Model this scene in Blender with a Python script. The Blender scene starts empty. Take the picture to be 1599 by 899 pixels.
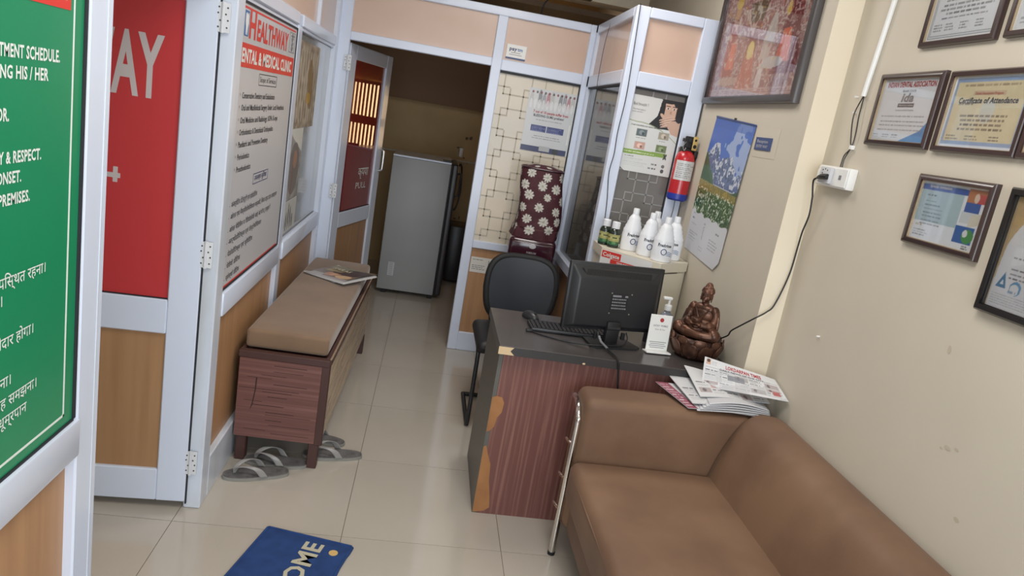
import bpy, bmesh, math, random
import numpy as np
from mathutils import Vector, Matrix
random.seed(7); rng = np.random.default_rng(7)
PI = math.pi; S = bpy.context.scene; COL = S.collection

# ------------------------------------------------------------------ camera, world, lights, exposure
yaw, pit, rol = 0.13786395, -0.22886307, 0.17402539
f_ = Vector((math.sin(yaw)*math.cos(pit), math.cos(yaw)*math.cos(pit), math.sin(pit)))
r0 = Vector((math.cos(yaw), -math.sin(yaw), 0)); u0 = r0.cross(f_)
r_ = r0*math.cos(rol)+u0*math.sin(rol); u_ = -r0*math.sin(rol)+u0*math.cos(rol)
cd = bpy.data.cameras.new('camera'); cam = bpy.data.objects.new('camera', cd); COL.objects.link(cam)
cam.matrix_world = Matrix(((r_.x, u_.x, -f_.x, 0), (r_.y, u_.y, -f_.y, 0), (r_.z, u_.z, -f_.z, 1.587), (0, 0, 0, 1)))
cd.sensor_width = 36; cd.lens = 1115.824/1599*36; cd.clip_start = 0.05
S.camera = cam
S.view_settings.view_transform = 'Standard'; S.view_settings.look = 'None'
S.view_settings.gamma = 1; S.view_settings.exposure = 0.02
w = bpy.data.worlds.new('World'); S.world = w; w.use_nodes = True
w.node_tree.nodes['Background'].inputs[0].default_value = (0.80, 0.90, 1.0, 1)
w.node_tree.nodes['Background'].inputs[1].default_value = 1.5
def area(name, loc, sx, sy, power, col, rot=(0, 0, 0)):
    l = bpy.data.lights.new(name, 'AREA'); l.shape = 'RECTANGLE'; l.size = sx; l.size_y = sy
    l.energy = power; l.color = col
    o = bpy.data.objects.new(name, l); o.location = loc; o.rotation_euler = rot; COL.objects.link(o); return o
area('shop_ceiling_light', (0.35, 1.3, 2.73), .9, .9, 26, (1, .975, .94))
area('desk_ceiling_light', (0.45, 3.3, 2.73), .6, .6, 17, (1, .955, .90))
area('back_room_light', (0.2, 6.0, 2.70), .35, .35, 12, (1, .88, .72))
area('shopfront_daylight', (0.35, -1.15, 1.35), 2.0, 2.0, 48, (.90, .95, 1.0), (math.radians(90), 0, 0))

# ------------------------------------------------------------------ helpers
def lin(c):
    return tuple(((x/12.92) if x <= .04045 else ((x+.055)/1.055)**2.4) for x in c)
def C8(r, g, b): return lin((r/255, g/255, b/255))
MATS = {}
def mat(name, col, rough=.5, metal=0, noise=None, coat=0, bump=0, bscale=60, spec=.5, trans=0, sheen=0):
    """noise = (second colour, scale xyz, contrast, detail)"""
    m = bpy.data.materials.new(name); m.use_nodes = True; nt = m.node_tree; b = nt.nodes['Principled BSDF']
    b.inputs['Base Color'].default_value = (*col, 1); b.inputs['Roughness'].default_value = rough
    b.inputs['Metallic'].default_value = metal; b.inputs['Coat Weight'].default_value = coat
    b.inputs['Coat Roughness'].default_value = .08; b.inputs['Specular IOR Level'].default_value = spec
    b.inputs['Transmission Weight'].default_value = trans; b.inputs['Sheen Weight'].default_value = sheen
    tc = nt.nodes.new('ShaderNodeTexCoord')
    if noise:
        c2, sc, lo, hi = noise
        mp = nt.nodes.new('ShaderNodeMapping'); mp.inputs['Scale'].default_value = sc
        n = nt.nodes.new('ShaderNodeTexNoise'); n.inputs['Scale'].default_value = 1; n.inputs['Detail'].default_value = 6
        cr = nt.nodes.new('ShaderNodeValToRGB')
        cr.color_ramp.elements[0].position = lo; cr.color_ramp.elements[1].position = hi
        cr.color_ramp.elements[0].color = (*col, 1); cr.color_ramp.elements[1].color = (*c2, 1)
        nt.links.new(tc.outputs['Object'], mp.inputs[0]); nt.links.new(mp.outputs[0], n.inputs['Vector'])
        nt.links.new(n.outputs['Fac'], cr.inputs[0]); nt.links.new(cr.outputs[0], b.inputs['Base Color'])
    if bump:
        n2 = nt.nodes.new('ShaderNodeTexNoise'); n2.inputs['Scale'].default_value = bscale; n2.inputs['Detail'].default_value = 4
        bp = nt.nodes.new('ShaderNodeBump'); bp.inputs['Strength'].default_value = bump; bp.inputs['Distance'].default_value = .003
        nt.links.new(tc.outputs['Object'], n2.inputs['Vector']); nt.links.new(n2.outputs['Fac'], bp.inputs['Height'])
        nt.links.new(bp.outputs[0], b.inputs['Normal'])
    MATS[name] = m; return m
def printmat(name, rough=.5, coat=0):
    m = mat(name, (1, 1, 1), rough, coat=coat); nt = m.node_tree
    a = nt.nodes.new('ShaderNodeAttribute'); a.attribute_name = 'Col'
    nt.links.new(a.outputs['Color'], nt.nodes['Principled BSDF'].inputs['Base Color']); return m
def glassmat(name, tint=(1, 1, 1), opacity=.0, film=(1, 1, 1), rough=.03, refl=1.0):
    """thin pane: transparent, tinted, with fresnel reflection and an optional diffuse film"""
    m = bpy.data.materials.new(name); m.use_nodes = True; nt = m.node_tree; N = nt.nodes; L = nt.links
    N.remove(N['Principled BSDF']); out = N['Material Output']
    tr = N.new('ShaderNodeBsdfTransparent'); tr.inputs[0].default_value = (*tint, 1)
    di = N.new('ShaderNodeBsdfDiffuse'); di.inputs[0].default_value = (*film, 1)
    gl = N.new('ShaderNodeBsdfGlossy'); gl.inputs['Roughness'].default_value = rough
    m1 = N.new('ShaderNodeMixShader'); m1.inputs[0].default_value = opacity
    fr = N.new('ShaderNodeFresnel'); fr.inputs[0].default_value = 1.45
    mul = N.new('ShaderNodeMath'); mul.operation = 'MULTIPLY'; mul.inputs[1].default_value = refl
    m2 = N.new('ShaderNodeMixShader')
    L.new(tr.outputs[0], m1.inputs[1]); L.new(di.outputs[0], m1.inputs[2])
    L.new(fr.outputs[0], mul.inputs[0]); L.new(mul.outputs[0], m2.inputs[0])
    L.new(m1.outputs[0], m2.inputs[1]); L.new(gl.outputs[0], m2.inputs[2]); L.new(m2.outputs[0], out.inputs[0])
    MATS[name] = m; return m
M = MATS
mat('white_profile', C8(214, 223, 241), .28, coat=.3)
mat('worn_white', C8(212, 220, 234), .32, noise=(C8(185, 188, 190), (6, 6, 1.5), .45, .75), coat=.2)
mat('beech', C8(182, 140, 100), .42, noise=(C8(164, 122, 86), (28, 28, 1.6), .3, .75))
mat('beech_door', C8(176, 136, 98), .42, noise=(C8(160, 120, 84), (28, 1.6, 28), .3, .75))
mat('pane_frost', C8(158, 160, 158), .15, noise=(C8(138, 140, 138), (2, 2, 2), .3, .7), coat=.5)
mat('beech_glare', C8(212, 186, 170), .30, noise=(C8(200, 168, 148), (1.5, 1.5, 1.5), .3, .75), coat=.4)  # beech washed paler: reflective glare put into the colour
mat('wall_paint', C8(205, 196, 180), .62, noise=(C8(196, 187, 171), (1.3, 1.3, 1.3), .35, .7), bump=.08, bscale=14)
mat('wall_paint_light', C8(234, 223, 202), .6, noise=(C8(226, 213, 190), (1.5, 1.5, 1.5), .35, .7), bump=.08, bscale=14)  # cream of the beam; on the wall step its paleness stands for light
mat('back_wall_paint', C8(196, 168, 122), .65, noise=(C8(180, 150, 106), (2, 2, 2), .35, .7))
mat('dark_brown', C8(124, 94, 66), .7)
mat('ceiling_paint', C8(225, 220, 208), .7)
mat('dark_soffit', C8(104, 84, 64), .7)
mat('tile', C8(190, 182, 171), .13, noise=(C8(180, 172, 160), (1.6, 1.6, 1.6), .3, .7), coat=.3)
mat('grout', C8(120, 110, 98), .8)
mat('red_vinyl', C8(192, 58, 62), .3, coat=.2)
mat('green_vinyl', C8(24, 136, 92), .3, coat=.3)
mat('sign_face', C8(196, 196, 200), .38, coat=.12)
mat('sign_red', C8(214, 58, 50), .4)
mat('white_letter', C8(225, 232, 228), .45)
mat('grey_letter', C8(196, 186, 186), .45)
mat('ink', C8(52, 52, 60), .5)
mat('ink_blue', C8(44, 52, 104), .5)
mat('ink_red', C8(170, 52, 58), .5)
mat('ink_grey', C8(128, 128, 132), .5)
mat('logo_blue', C8(62, 110, 168), .5)
mat('steel', C8(200, 198, 196), .3, metal=1)
mat('chrome', C8(225, 222, 218), .12, metal=1)
mat('hinge_white', C8(214, 216, 220), .35)
mat('screw', C8(80, 78, 78), .4, metal=.8)
mat('dark_gasket', C8(34, 36, 42), .6)
mat('leather_tan', C8(126, 96, 73), .64, noise=(C8(104, 76, 57), (3.4, 3.4, 3.4), .36, .70), bump=.1, bscale=90, sheen=.04)
mat('bench_suede', C8(134, 108, 84), .8, noise=(C8(114, 90, 70), (3.5, 3.5, 3.5), .35, .7), bump=.12, bscale=50, sheen=.3)
mat('rosewood_side', C8(108, 70, 64), .45, noise=(C8(134, 94, 86), (1.2, 3, 75), .46, .72))
mat('rosewood_desk', C8(112, 70, 64), .42, noise=(C8(152, 110, 98), (75, 75, 1.6), .48, .76))
mat('rosewood_dark', C8(72, 46, 42), .42)
mat('bench_front', C8(168, 146, 120), .25, noise=(C8(132, 108, 84), (1.2, 3, 40), .4, .7))
mat('lip_light', C8(150, 128, 108), .35)
mat('crack', C8(45, 28, 26), .8)
mat('raw_ply', C8(168, 118, 74), .8, noise=(C8(146, 98, 60), (9, 9, 9), .35, .7))
mat('raw_edge', C8(212, 186, 148), .7)
mat('desk_black', C8(66, 62, 62), .28, noise=(C8(76, 71, 69), (4, 4, 4), .35, .7), coat=.1)
mat('desk_edge', C8(52, 50, 50), .4)
mat('desk_grey', C8(92, 90, 84), .4)
mat('plastic_black', C8(38, 39, 42), .38)
mat('plastic_dark', C8(28, 28, 31), .5)
mat('rubber', C8(24, 24, 26), .65)
mat('mesh_sheen', C8(46, 52, 60), .45, bump=.3, bscale=400, sheen=.3)  # black mesh, its bluish sheen mixed into the base colour
mat('fridge_grey', C8(168, 170, 172), .5, noise=(C8(158, 160, 162), (2, 2, 2), .3, .7))
mat('fridge_dark', C8(44, 42, 46), .35)
mat('maroon', C8(60, 26, 38), .16, coat=.6)
mat('maroon_dark', C8(50, 22, 32), .3)
mat('cabinet_cream', C8(220, 212, 194), .4)
mat('bottle_white', C8(232, 234, 238), .3, coat=.2)
mat('bottle_dark', C8(26, 40, 30), .15, coat=.5)
mat('bronze', C8(112, 78, 62), .36, metal=.6, noise=(C8(60, 42, 36), (26, 26, 26), .4, .7))
mat('bronze_dark', C8(72, 50, 42), .40, metal=.6, noise=(C8(44, 30, 27), (22, 22, 22), .4, .7))
mat('ext_red', C8(186, 30, 40), .25, coat=.5)
mat('ext_blue', C8(38, 56, 150), .35)
mat('brass', C8(206, 178, 112), .4, metal=.3)
mat('paper', C8(226, 226, 226), .7)
mat('paper_dim', C8(196, 196, 200), .7)
mat('mat_blue', C8(32, 66, 122), .9, bump=.5, bscale=300, noise=(C8(26, 54, 104), (20, 20, 20), .35, .7))
mat('mat_cream', C8(186, 180, 158), .9)
mat('mat_gold', C8(206, 172, 110), .9)
mat('sandal_grey', C8(112, 110, 110), .75, noise=(C8(84, 82, 82), (30, 30, 30), .35, .7))
mat('sandal_edge', C8(140, 138, 132), .8)
mat('strap_grey', C8(146, 144, 142), .32)
mat('frame_brown', C8(62, 46, 44), .3, coat=.3)
mat('frame_gold', C8(180, 160, 130), .35, metal=.5)
mat('frame_black', C8(30, 28, 28), .3, coat=.2)
mat('frame_grey', C8(70, 64, 64), .35, coat=.3)
mat('white_plastic', C8(232, 232, 230), .3)
mat('clear_plastic', C8(200, 206, 210), .1, trans=.7)
mat('blue_label', C8(34, 64, 140), .4)
mat('plate_blue', C8(58, 76, 122), .4)
mat('film_line_backlit', C8(188, 178, 160), .5)  # pattern lines toned for the film lit from behind
mat('film_line_unlit', C8(150, 150, 148), .5)  # same pattern lines toned for the film without backlight
mat('film_backlit', C8(228, 214, 192), .35, noise=(C8(208, 200, 184), (1, 1, 1.4), .4, .65), coat=.25)  # frosted film with the light from behind put into its colour
mat('film_unlit', C8(118, 114, 110), .3, noise=(C8(104, 100, 97), (2, 2, 2), .3, .7), coat=.3)  # same frosted film, coloured darker for the lack of backlight
mat('stain', C8(186, 175, 156), .9)
printmat('print_matte', .6); printmat('print_gloss', .35, .15); printmat('cloth_print', .7)
glassmat('glass', refl=.32)
glassmat('glass_green', tint=(.93, .98, .96), refl=.6)
glassmat('cabin_glass', tint=(.55, .56, .56), opacity=.45, film=C8(128, 126, 122), refl=1.2, rough=.06)
glassmat('pane_smoky', tint=(.75, .74, .72), opacity=.35, film=C8(170, 170, 166), refl=1.1, rough=.05)
glassmat('red_film_glass', tint=C8(226, 96, 70), opacity=.55, film=C8(176, 54, 48), refl=1.5, rough=.012)
def emit(name, col, s):
    m = bpy.data.materials.new(name); m.use_nodes = True; nt = m.node_tree
    b = nt.nodes['Principled BSDF']; b.inputs['Base Color'].default_value = (*col, 1)
    b.inputs['Emission Color'].default_value = (*col, 1); b.inputs['Emission Strength'].default_value = s
    MATS[name] = m
emit('daylit_pane', C8(255, 222, 170), 5)

class B:
    """collects shapes into one mesh"""
    def __init__(s): s.b = bmesh.new(); s.T = Matrix.Identity(4)
    def _x(s, vs, T=None):
        m = s.T @ T if T is not None else s.T
        for v in vs: v.co = m @ v.co
    def box(s, a, b, r=0, seg=2, T=None):
        a, b = [min(p, q) for p, q in zip(a, b)], [max(p, q) for p, q in zip(a, b)]
        t = bmesh.new(); bmesh.ops.create_cube(t, size=1)
        for v in t.verts: v.co = Vector([(a[i]+b[i])/2+v.co[i]*(b[i]-a[i]) for i in range(3)])
        if r: bmesh.ops.bevel(t, geom=t.edges[:], offset=r, segments=seg, profile=.5, affect='EDGES')
        if T is not None: bmesh.ops.transform(t, matrix=T, verts=t.verts)
        s.merge(t); return s
    def merge(s, t):
        bmesh.ops.transform(t, matrix=s.T, verts=t.verts)
        me = bpy.data.meshes.new('tmp'); t.to_mesh(me); t.free(); s.b.from_mesh(me); bpy.data.meshes.remove(me)
    def grid(s, fn, nu, nv, closeu=False):
        vs = [[s.b.verts.new(s.T @ Vector(fn(i/nu, j/nv))) for j in range(nv+1)] for i in range(nu if closeu else nu+1)]
        n = len(vs)
        for i in range(nu):
            for j in range(nv):
                try: s.b.faces.new((vs[i][j], vs[(i+1) % n][j], vs[(i+1) % n][j+1], vs[i][j+1]))
                except ValueError: pass
        return s
    def lathe(s, prof, seg=24, T=None, sx=1, sy=1):
        t = bmesh.new(); rings = []
        for r, z in prof:
            if r < 1e-5: rings.append([t.verts.new((0, 0, z))])
            else: rings.append([t.verts.new((sx*r*math.cos(2*PI*k/seg), sy*r*math.sin(2*PI*k/seg), z)) for k in range(seg)])
        for a, b in zip(rings, rings[1:]):
            for k in range(seg):
                k2 = (k+1) % seg
                if len(a) == 1 and len(b) == 1: continue
                if len(a) == 1: t.faces.new((a[0], b[k2], b[k]))
                elif len(b) == 1: t.faces.new((a[k], a[k2], b[0]))
                else: t.faces.new((a[k], a[k2], b[k2], b[k]))
        for rg, fl in ((rings[0], True), (rings[-1], False)):
            if len(rg) > 1: t.faces.new(rg[::-1] if fl else rg)
        if T is not None: bmesh.ops.transform(t, matrix=T, verts=t.verts)
        s.merge(t); return s
    def tube(s, pts, r, seg=8, cap=True):
        pts = [Vector(p) for p in pts]; rs = r if isinstance(r, (list, tuple)) else [r]*len(pts)
        rings = []; up = None
        for i, p in enumerate(pts):
            d = (pts[min(i+1, len(pts)-1)]-pts[max(i-1, 0)]).normalized()
            if up is None: up = d.orthogonal().normalized()
            up = (up-d*up.dot(d)); up = up.normalized() if up.length > 1e-6 else d.orthogonal().normalized()
            q = d.cross(up)
            rings.append([s.b.verts.new(s.T @ (p+(up*math.cos(2*PI*k/seg)+q*math.sin(2*PI*k/seg))*rs[i])) for k in range(seg)])
        for a, b in zip(rings, rings[1:]):
            for k in range(seg): s.b.faces.new((a[k], a[(k+1) % seg], b[(k+1) % seg], b[k]))
        if cap: s.b.faces.new(rings[0][::-1]); s.b.faces.new(rings[-1])
        return s
    def ell(s, c, r, rot=None, seg=16):
        t = bmesh.new(); bmesh.ops.create_uvsphere(t, u_segments=seg, v_segments=max(6, seg*2//3), radius=1)
        m = Matrix.Translation(c) @ (rot.to_4x4() if rot is not None else Matrix.Identity(4)) @ Matrix.Diagonal((*(r if isinstance(r, (tuple, list)) else (r, r, r)), 1))
        bmesh.ops.transform(t, matrix=m, verts=t.verts); s.merge(t); return s
    def cyl(s, a, b, r, seg=20, r2=None): return s.tube([a, b], [r, r if r2 is None else r2], seg)
    def prism(s, poly, z0, z1, T=None):
        t = bmesh.new(); a = [t.verts.new((x, y, z0)) for x, y in poly]; b = [t.verts.new((x, y, z1)) for x, y in poly]
        n = len(poly); t.faces.new(a[::-1]); t.faces.new(b)
        for k in range(n): t.faces.new((a[k], a[(k+1) % n], b[(k+1) % n], b[k]))
        if T is not None: bmesh.ops.transform(t, matrix=T, verts=t.verts)
        s.merge(t); return s
def finish(name, me, m, parent=None, Mx=None, smooth=True):
    if m: me.materials.append(MATS[m])
    o = bpy.data.objects.new(name, me); COL.objects.link(o)
    if parent: o.parent = parent
    if Mx is not None: o.matrix_local = Mx
    return o
def obj(name, b, m, parent=None, Mx=None, smooth=True, label=None, ang=35):
    bmesh.ops.recalc_face_normals(b.b, faces=b.b.faces)
    if smooth:
        for f in b.b.faces: f.smooth = True
        for e in b.b.edges:
            if len(e.link_faces) == 2 and e.calc_face_angle(0) > math.radians(ang): e.smooth = False
    me = bpy.data.meshes.new(name); b.b.to_mesh(me); b.b.free()
    o = finish(name, me, m, parent, Mx)
    if label: o['label'] = label
    return o
def box(name, a, b, m, parent=None, r=0, seg=2, Mx=None, label=None): return obj(name, B().box(a, b, r, seg), m, parent, Mx, label=label)
def thing(name, label, cat, loc=(0, 0, 0), rz=0, group=None, Mx=None, kind=None):
    o = bpy.data.objects.new(name, None); COL.objects.link(o); o.empty_display_size = .05
    if Mx is not None: o.matrix_world = Mx
    else: o.location = loc; o.rotation_euler = (0, 0, rz)
    if label: o['label'] = label
    if cat: o['category'] = cat
    if group: o['group'] = group
    if kind: o['kind'] = kind
    return o
def struct(name, label=None, cat=None): return thing(name, label, cat, kind='structure')
def tag(o, label, cat, group=None):
    o['label'] = label; o['category'] = cat
    if group: o['group'] = group
    return o
def stuff(o): o['kind'] = 'stuff'; return o
def frame4(O, r, u):
    r = Vector(r).normalized(); u = Vector(u); u = (u-r*u.dot(r)).normalized(); n = r.cross(u)
    return Matrix(((r.x, u.x, n.x, O[0]), (r.y, u.y, n.y, O[1]), (r.z, u.z, n.z, O[2]), (0, 0, 0, 1)))
TXT = {}
def text(s, m, parent, x, y, h, w=None, z=.0008, align='L', name='lettering', rot=0, bold=0, shear=0, label=None, th=0):
    """flat lettering in the local plane, cap height h, optionally fitted to width w"""
    if any(ord(ch) > 0x900 for ch in s): bold = .004
    key = (s, bold)
    if key not in TXT:
        c = bpy.data.curves.new('t', 'FONT'); c.body = s; c.size = 1; c.offset = bold*1.7; c.space_character = 1+bold*3; c.resolution_u = 2
        o = bpy.data.objects.new('t', c); COL.objects.link(o)
        bpy.context.view_layer.update()
        me = bpy.data.meshes.new_from_object(o.evaluated_get(bpy.context.evaluated_depsgraph_get()))
        co = np.zeros(len(me.vertices)*3); me.vertices.foreach_get('co', co); co = co.reshape(-1, 3)
        bpy.data.objects.remove(o); bpy.data.curves.remove(c)
        TXT[key] = (me, co)
    me0, co = TXT[key]
    if len(co) == 0: return None
    me = me0.copy(); me.name = name; co = co.copy()
    x0, x1 = co[:, 0].min(), co[:, 0].max(); sc = h/.70
    co[:, 0] -= x0; sx = (w/(x1-x0)) if w else sc
    co[:, 0] = co[:, 0]*sx + shear*co[:, 1]*sc; co[:, 1] *= sc; W = (x1-x0)*sx
    if align == 'C': co[:, 0] -= W/2
    if align == 'R': co[:, 0] -= W
    if rot:
        c_, s_ = math.cos(rot), math.sin(rot); co[:, :2] = co[:, :2] @ np.array([[c_, s_], [-s_, c_]])
    co[:, 0] += x; co[:, 1] += y; co[:, 2] = z
    me.vertices.foreach_set('co', co.ravel()); me.update(); me.materials.clear()
    o = finish(name, me, m, parent)
    if label: o['label'] = label
    return o

class Cv:
    """a small paint canvas in metres, y up, for flat print (posters, labels, certificates)"""
    def __init__(s, W, H, res, bg):
        s.W, s.H = W, H; s.nx = max(2, int(round(W/res))); s.ny = max(2, int(round(H/res)))
        s.X, s.Y = np.meshgrid(np.linspace(0, W, s.nx+1), np.linspace(0, H, s.ny+1))
        s.a = np.zeros((s.ny+1, s.nx+1, 3)); s.a[:] = np.array(bg)/255
    def m(s, mask, c, al=1.0):
        mk = (mask*al)[..., None] if mask.dtype != bool else mask[..., None]*al
        s.a = s.a*(1-mk)+np.array(c)/255*mk
    def rect(s, x0, y0, x1, y1, c, al=1.0): s.m((s.X >= x0) & (s.X <= x1) & (s.Y >= y0) & (s.Y <= y1), c, al)
    def ell(s, cx, cy, rx, ry, c, al=1.0, rot=0):
        dx, dy = s.X-cx, s.Y-cy; c_, s_ = math.cos(rot), math.sin(rot)
        s.m(((dx*c_+dy*s_)/rx)**2+((-dx*s_+dy*c_)/ry)**2 <= 1, c, al)
    def poly(s, pts, c, al=1.0):
        ins = np.zeros(s.X.shape, bool); n = len(pts)
        for i in range(n):
            (x1, y1), (x2, y2) = pts[i], pts[(i+1) % n]
            if y1 == y2: continue
            ins ^= ((y1 > s.Y) != (y2 > s.Y)) & (s.X < (x2-x1)*(s.Y-y1)/(y2-y1)+x1)
        s.m(ins, c, al)
    def lines(s, x0, y0, x1, n, dy, h, c, al=.7, align='L', seed=0, vary=.35):
        al = min(1, al*1.25)
        """small print too fine to read: rows of word marks"""
        g = np.random.default_rng(seed)
        for k in range(n):
            y = y0-k*dy; L = (x1-x0)*(1-vary*g.random()); a = x0 if align == 'L' else (x0+x1-L)/2; e = a+L
            while a < e:
                wl = h*(1.5+4*g.random()); s.rect(a, y, min(a+wl, e), y+h, c, al*(.6+.4*g.random())); a += wl+h*.8
    def noise(s, scale, amp, seed=0):
        g = np.random.default_rng(seed); n = g.random((int(s.H/scale)+3, int(s.W/scale)+3))
        fx, fy = s.X/scale, s.Y/scale; ix, iy = fx.astype(int), fy.astype(int); tx, ty = fx-ix, fy-iy
        tx = tx*tx*(3-2*tx); ty = ty*ty*(3-2*ty)
        return amp*((n[iy, ix]*(1-tx)+n[iy, ix+1]*tx)*(1-ty)+(n[iy+1, ix]*(1-tx)+n[iy+1, ix+1]*tx)*ty-.5)
def print_obj(name, cv, m='print_matte', parent=None, Mx=None, at=(0, 0), z=.0005, warp=None, label=None):
    ny, nx = cv.ny+1, cv.nx+1; X, Y = cv.X+at[0], cv.Y+at[1]
    if warp: P = warp(cv.X/cv.W, cv.Y/cv.H)
    else: P = (X, Y, np.full_like(X, z))
    co = np.stack(P, -1).reshape(-1, 3).astype(np.float32)
    me = bpy.data.meshes.new(name); me.vertices.add(nx*ny); me.vertices.foreach_set('co', co.ravel())
    i, j = np.meshgrid(np.arange(nx-1), np.arange(ny-1)); b0 = (j*nx+i).ravel()
    q = np.stack([b0, b0+1, b0+nx+1, b0+nx], -1).astype(np.int32)
    me.loops.add(q.size); me.loops.foreach_set('vertex_index', q.ravel())
    me.polygons.add(len(q)); me.polygons.foreach_set('loop_start', np.arange(0, q.size, 4, dtype=np.int32))
    me.polygons.foreach_set('use_smooth', np.ones(len(q), bool)); me.update(calc_edges=True)
    c = np.clip(cv.a, 0, 1).reshape(-1, 3); c = np.where(c <= .04045, c/12.92, ((c+.055)/1.055)**2.4)
    at_ = me.color_attributes.new('Col', 'FLOAT_COLOR', 'POINT')
    at_.data.foreach_set('color', np.concatenate([c, np.ones((len(c), 1))], 1).astype(np.float32).ravel())
    o = finish(name, me, m, parent, Mx)
    if label: o['label'] = label
    return o
def arc(pts, n=8):
    """Catmull-Rom smoothing of a polyline"""
    P = [Vector(p) for p in pts]; P = [P[0]*2-P[1]]+P+[P[-1]*2-P[-2]]; out = []
    for i in range(1, len(P)-2):
        for k in range(n):
            t = k/n; a, b, c, d = P[i-1:i+3]
            out.append(.5*((2*b)+(c-a)*t+(2*a-5*b+4*c-d)*t*t+(3*b-a-3*c+d)*t**3))
    out.append(P[-2]); return out

# ------------------------------------------------------------------ the setting
XL = -.670; YB = 4.68; XR = 1.435; XF = 1.34; YS = 2.593; YF = 3.72; ZT = 2.24
fl = struct('floor')
box('floor_base', (-3.0, -1.4, -.06), (1.6, 7.2, -.004), 'grout', fl)
tb = {}
def tile_mesh(wx, wy):
    k = (round(wx, 3), round(wy, 3))
    if k not in tb:
        t = B().box((.0012, .0012, -.012), (wx-.0012, wy-.0012, 0)); me = bpy.data.meshes.new('tile')
        t.b.to_mesh(me); t.b.free(); me.materials.append(M['tile']); tb[k] = me
    return tb[k]
xs = [-1.336+.6*k for k in range(6)]; ys = [-.616+.6*k for k in range(14)]
for x in xs:
    for y in ys:
        x1, y1 = min(x+.6, 1.43), min(y+.6, 7.1)
        if x1-x < .03 or y1-y < .03: continue
        o = bpy.data.objects.new('tile', tile_mesh(x1-x, y1-y)); COL.objects.link(o); o.parent = fl; o.location = (x, y, 0)
        o.rotation_euler = (random.uniform(-.0006, .0006), random.uniform(-.0006, .0006), 0)
ce = struct('ceiling'); box('ceiling_slab', (-3.0, -1.4, 2.8), (1.6, 7.2, 2.9), 'ceiling_paint', ce)
box('beam', (-.8, 5.25, 2.47), (1.34, 5.45, 2.8), 'wall_paint_light', ce)
box('dark_panel', (-.8, 5.46, 2.40), (1.34, 7.1, 2.44), 'dark_soffit', ce)
box('dark_panel', (-.8, 4.76, 2.66), (1.34, 5.24, 2.69), 'dark_soffit', ce)
box('rafter', (1.0, 4.8, 2.60), (1.04, 5.3, 2.64), 'wall_paint_light', ce)
# right wall: near part recessed, far part proud of it by a step
wr = struct('wall_right')
box('near_wall', (XR, -1.4, 0), (1.6, YS, 2.8), 'wall_paint', wr)
box('far_wall', (XF, YS, 0), (1.6, 7.2, 2.8), 'wall_paint', wr)
box('lit_step_face', (XF-.0015, YS-.004, 0), (XR, YS-.0005, 2.8), 'wall_paint_light', wr, label='strip of wall between the two wall planes, coloured paler for the light on it')  # paler paint stands for the light falling on this face
for (y, z, a, b_) in ((1.60, .95, .012, .006), (1.57, .96, .008, .004), (1.62, .94, .006, .003), (1.70, 1.19, .006, .012), (1.50, .80, .01, .006)):
    obj('stain', B().lathe([(0, .0), (1, .0003), (0, .0006)], 12, T=Matrix.Translation((XR-.0004, y, z)) @ Matrix.Rotation(-PI/2, 4, 'Y') @ Matrix.Diagonal((b_, a, 1, 1))), 'stain', wr)
for y, z in ((2.47, 1.865), (2.455, 1.81), (2.30, 1.03)):
    obj('nail', B().cyl((XR, y, z), (XR-.012, y, z), .003, 8), 'white_plastic', wr)
wf = struct('wall_front'); box('lintel', (-3, -1.4, 2.45), (1.6, -1.25, 2.8), 'wall_paint', wf)
box('side_pier', (-3, -1.4, 0), (-.75, -1.25, 2.45), 'wall_paint', wf)
wo = struct('wall_outer'); box('plaster', (-3.0, -1.25, 0), (-2.9, 7.1, 2.8), 'wall_paint', wo)

def post(parent, a, b, m='white_profile', name='frame_post'): return box(name, a, b, m, parent, .004, 1)
# ---- left partition
wl = struct('wall_left'); X0 = XL-.06
post(wl, (X0, 1.500, 0), (XL, 1.598, ZT)); box('post_groove', (XL-.002, 1.572, 0), (XL+.0015, 1.576, ZT), 'worn_white', wl)
post(wl, (X0, 2.475, 0), (XL, 2.56, ZT), 'worn_white'); post(wl, (X0, 3.47, .17), (XL-.002, 3.56, 1.83)); post(wl, (X0, 4.60, 0), (XL+.004, YB+.05, ZT))
post(wl, (X0, .1, 0), (XL, .2, ZT))
for y0, y1, zb in ((.2, 1.505, .12), (2.56, 3.47, .17), (3.56, 4.60, .17)):
    box('frame_rail', (X0, y0, .726), (XL+.006, y1, .814), 'white_profile', wl, .006, 2)
    box('frame_rail', (X0, y0, 0), (XL, y1, zb), 'worn_white', wl, .004, 1)
    box('frame_rail', (X0, y0, 1.83), (XL, y1, 1.885), 'white_profile', wl, .005, 1)
    box('wood_panel', (X0+.02, y0, zb-.004), (XL-.022, y1, .732), 'beech', wl)
    box('glazing_bead', (XL-.022, y0, .806), (XL-.010, y1, .820), 'white_profile', wl, .003, 1)
    box('glazing_bead', (XL-.022, y0, 1.815), (XL-.010, y1, 1.832), 'white_profile', wl, .003, 1)
box('frame_rail', (X0, .1, 2.18), (XL, 4.7, ZT), 'white_profile', wl, .005, 1)
for y0, y1 in ((.2, 1.505), (1.6, 2.48), (2.56, 4.0), (4.04, 4.60)):
    box('upper_panel', (X0+.02, y0, 1.88), (XL-.02, y1, 2.19), 'beech_glare', wl)
post(wl, (X0, 4.0, 1.88), (XL-.004, 4.04, 2.19))
box('frame_rail', (X0, 1.605, 1.885), (XL, 2.475, 1.94), 'white_profile', wl, .004, 1)
box('window_pane', (XL-.030, 3.56, .80), (XL-.025, 4.60, 1.84), 'pane_frost', wl)
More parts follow.
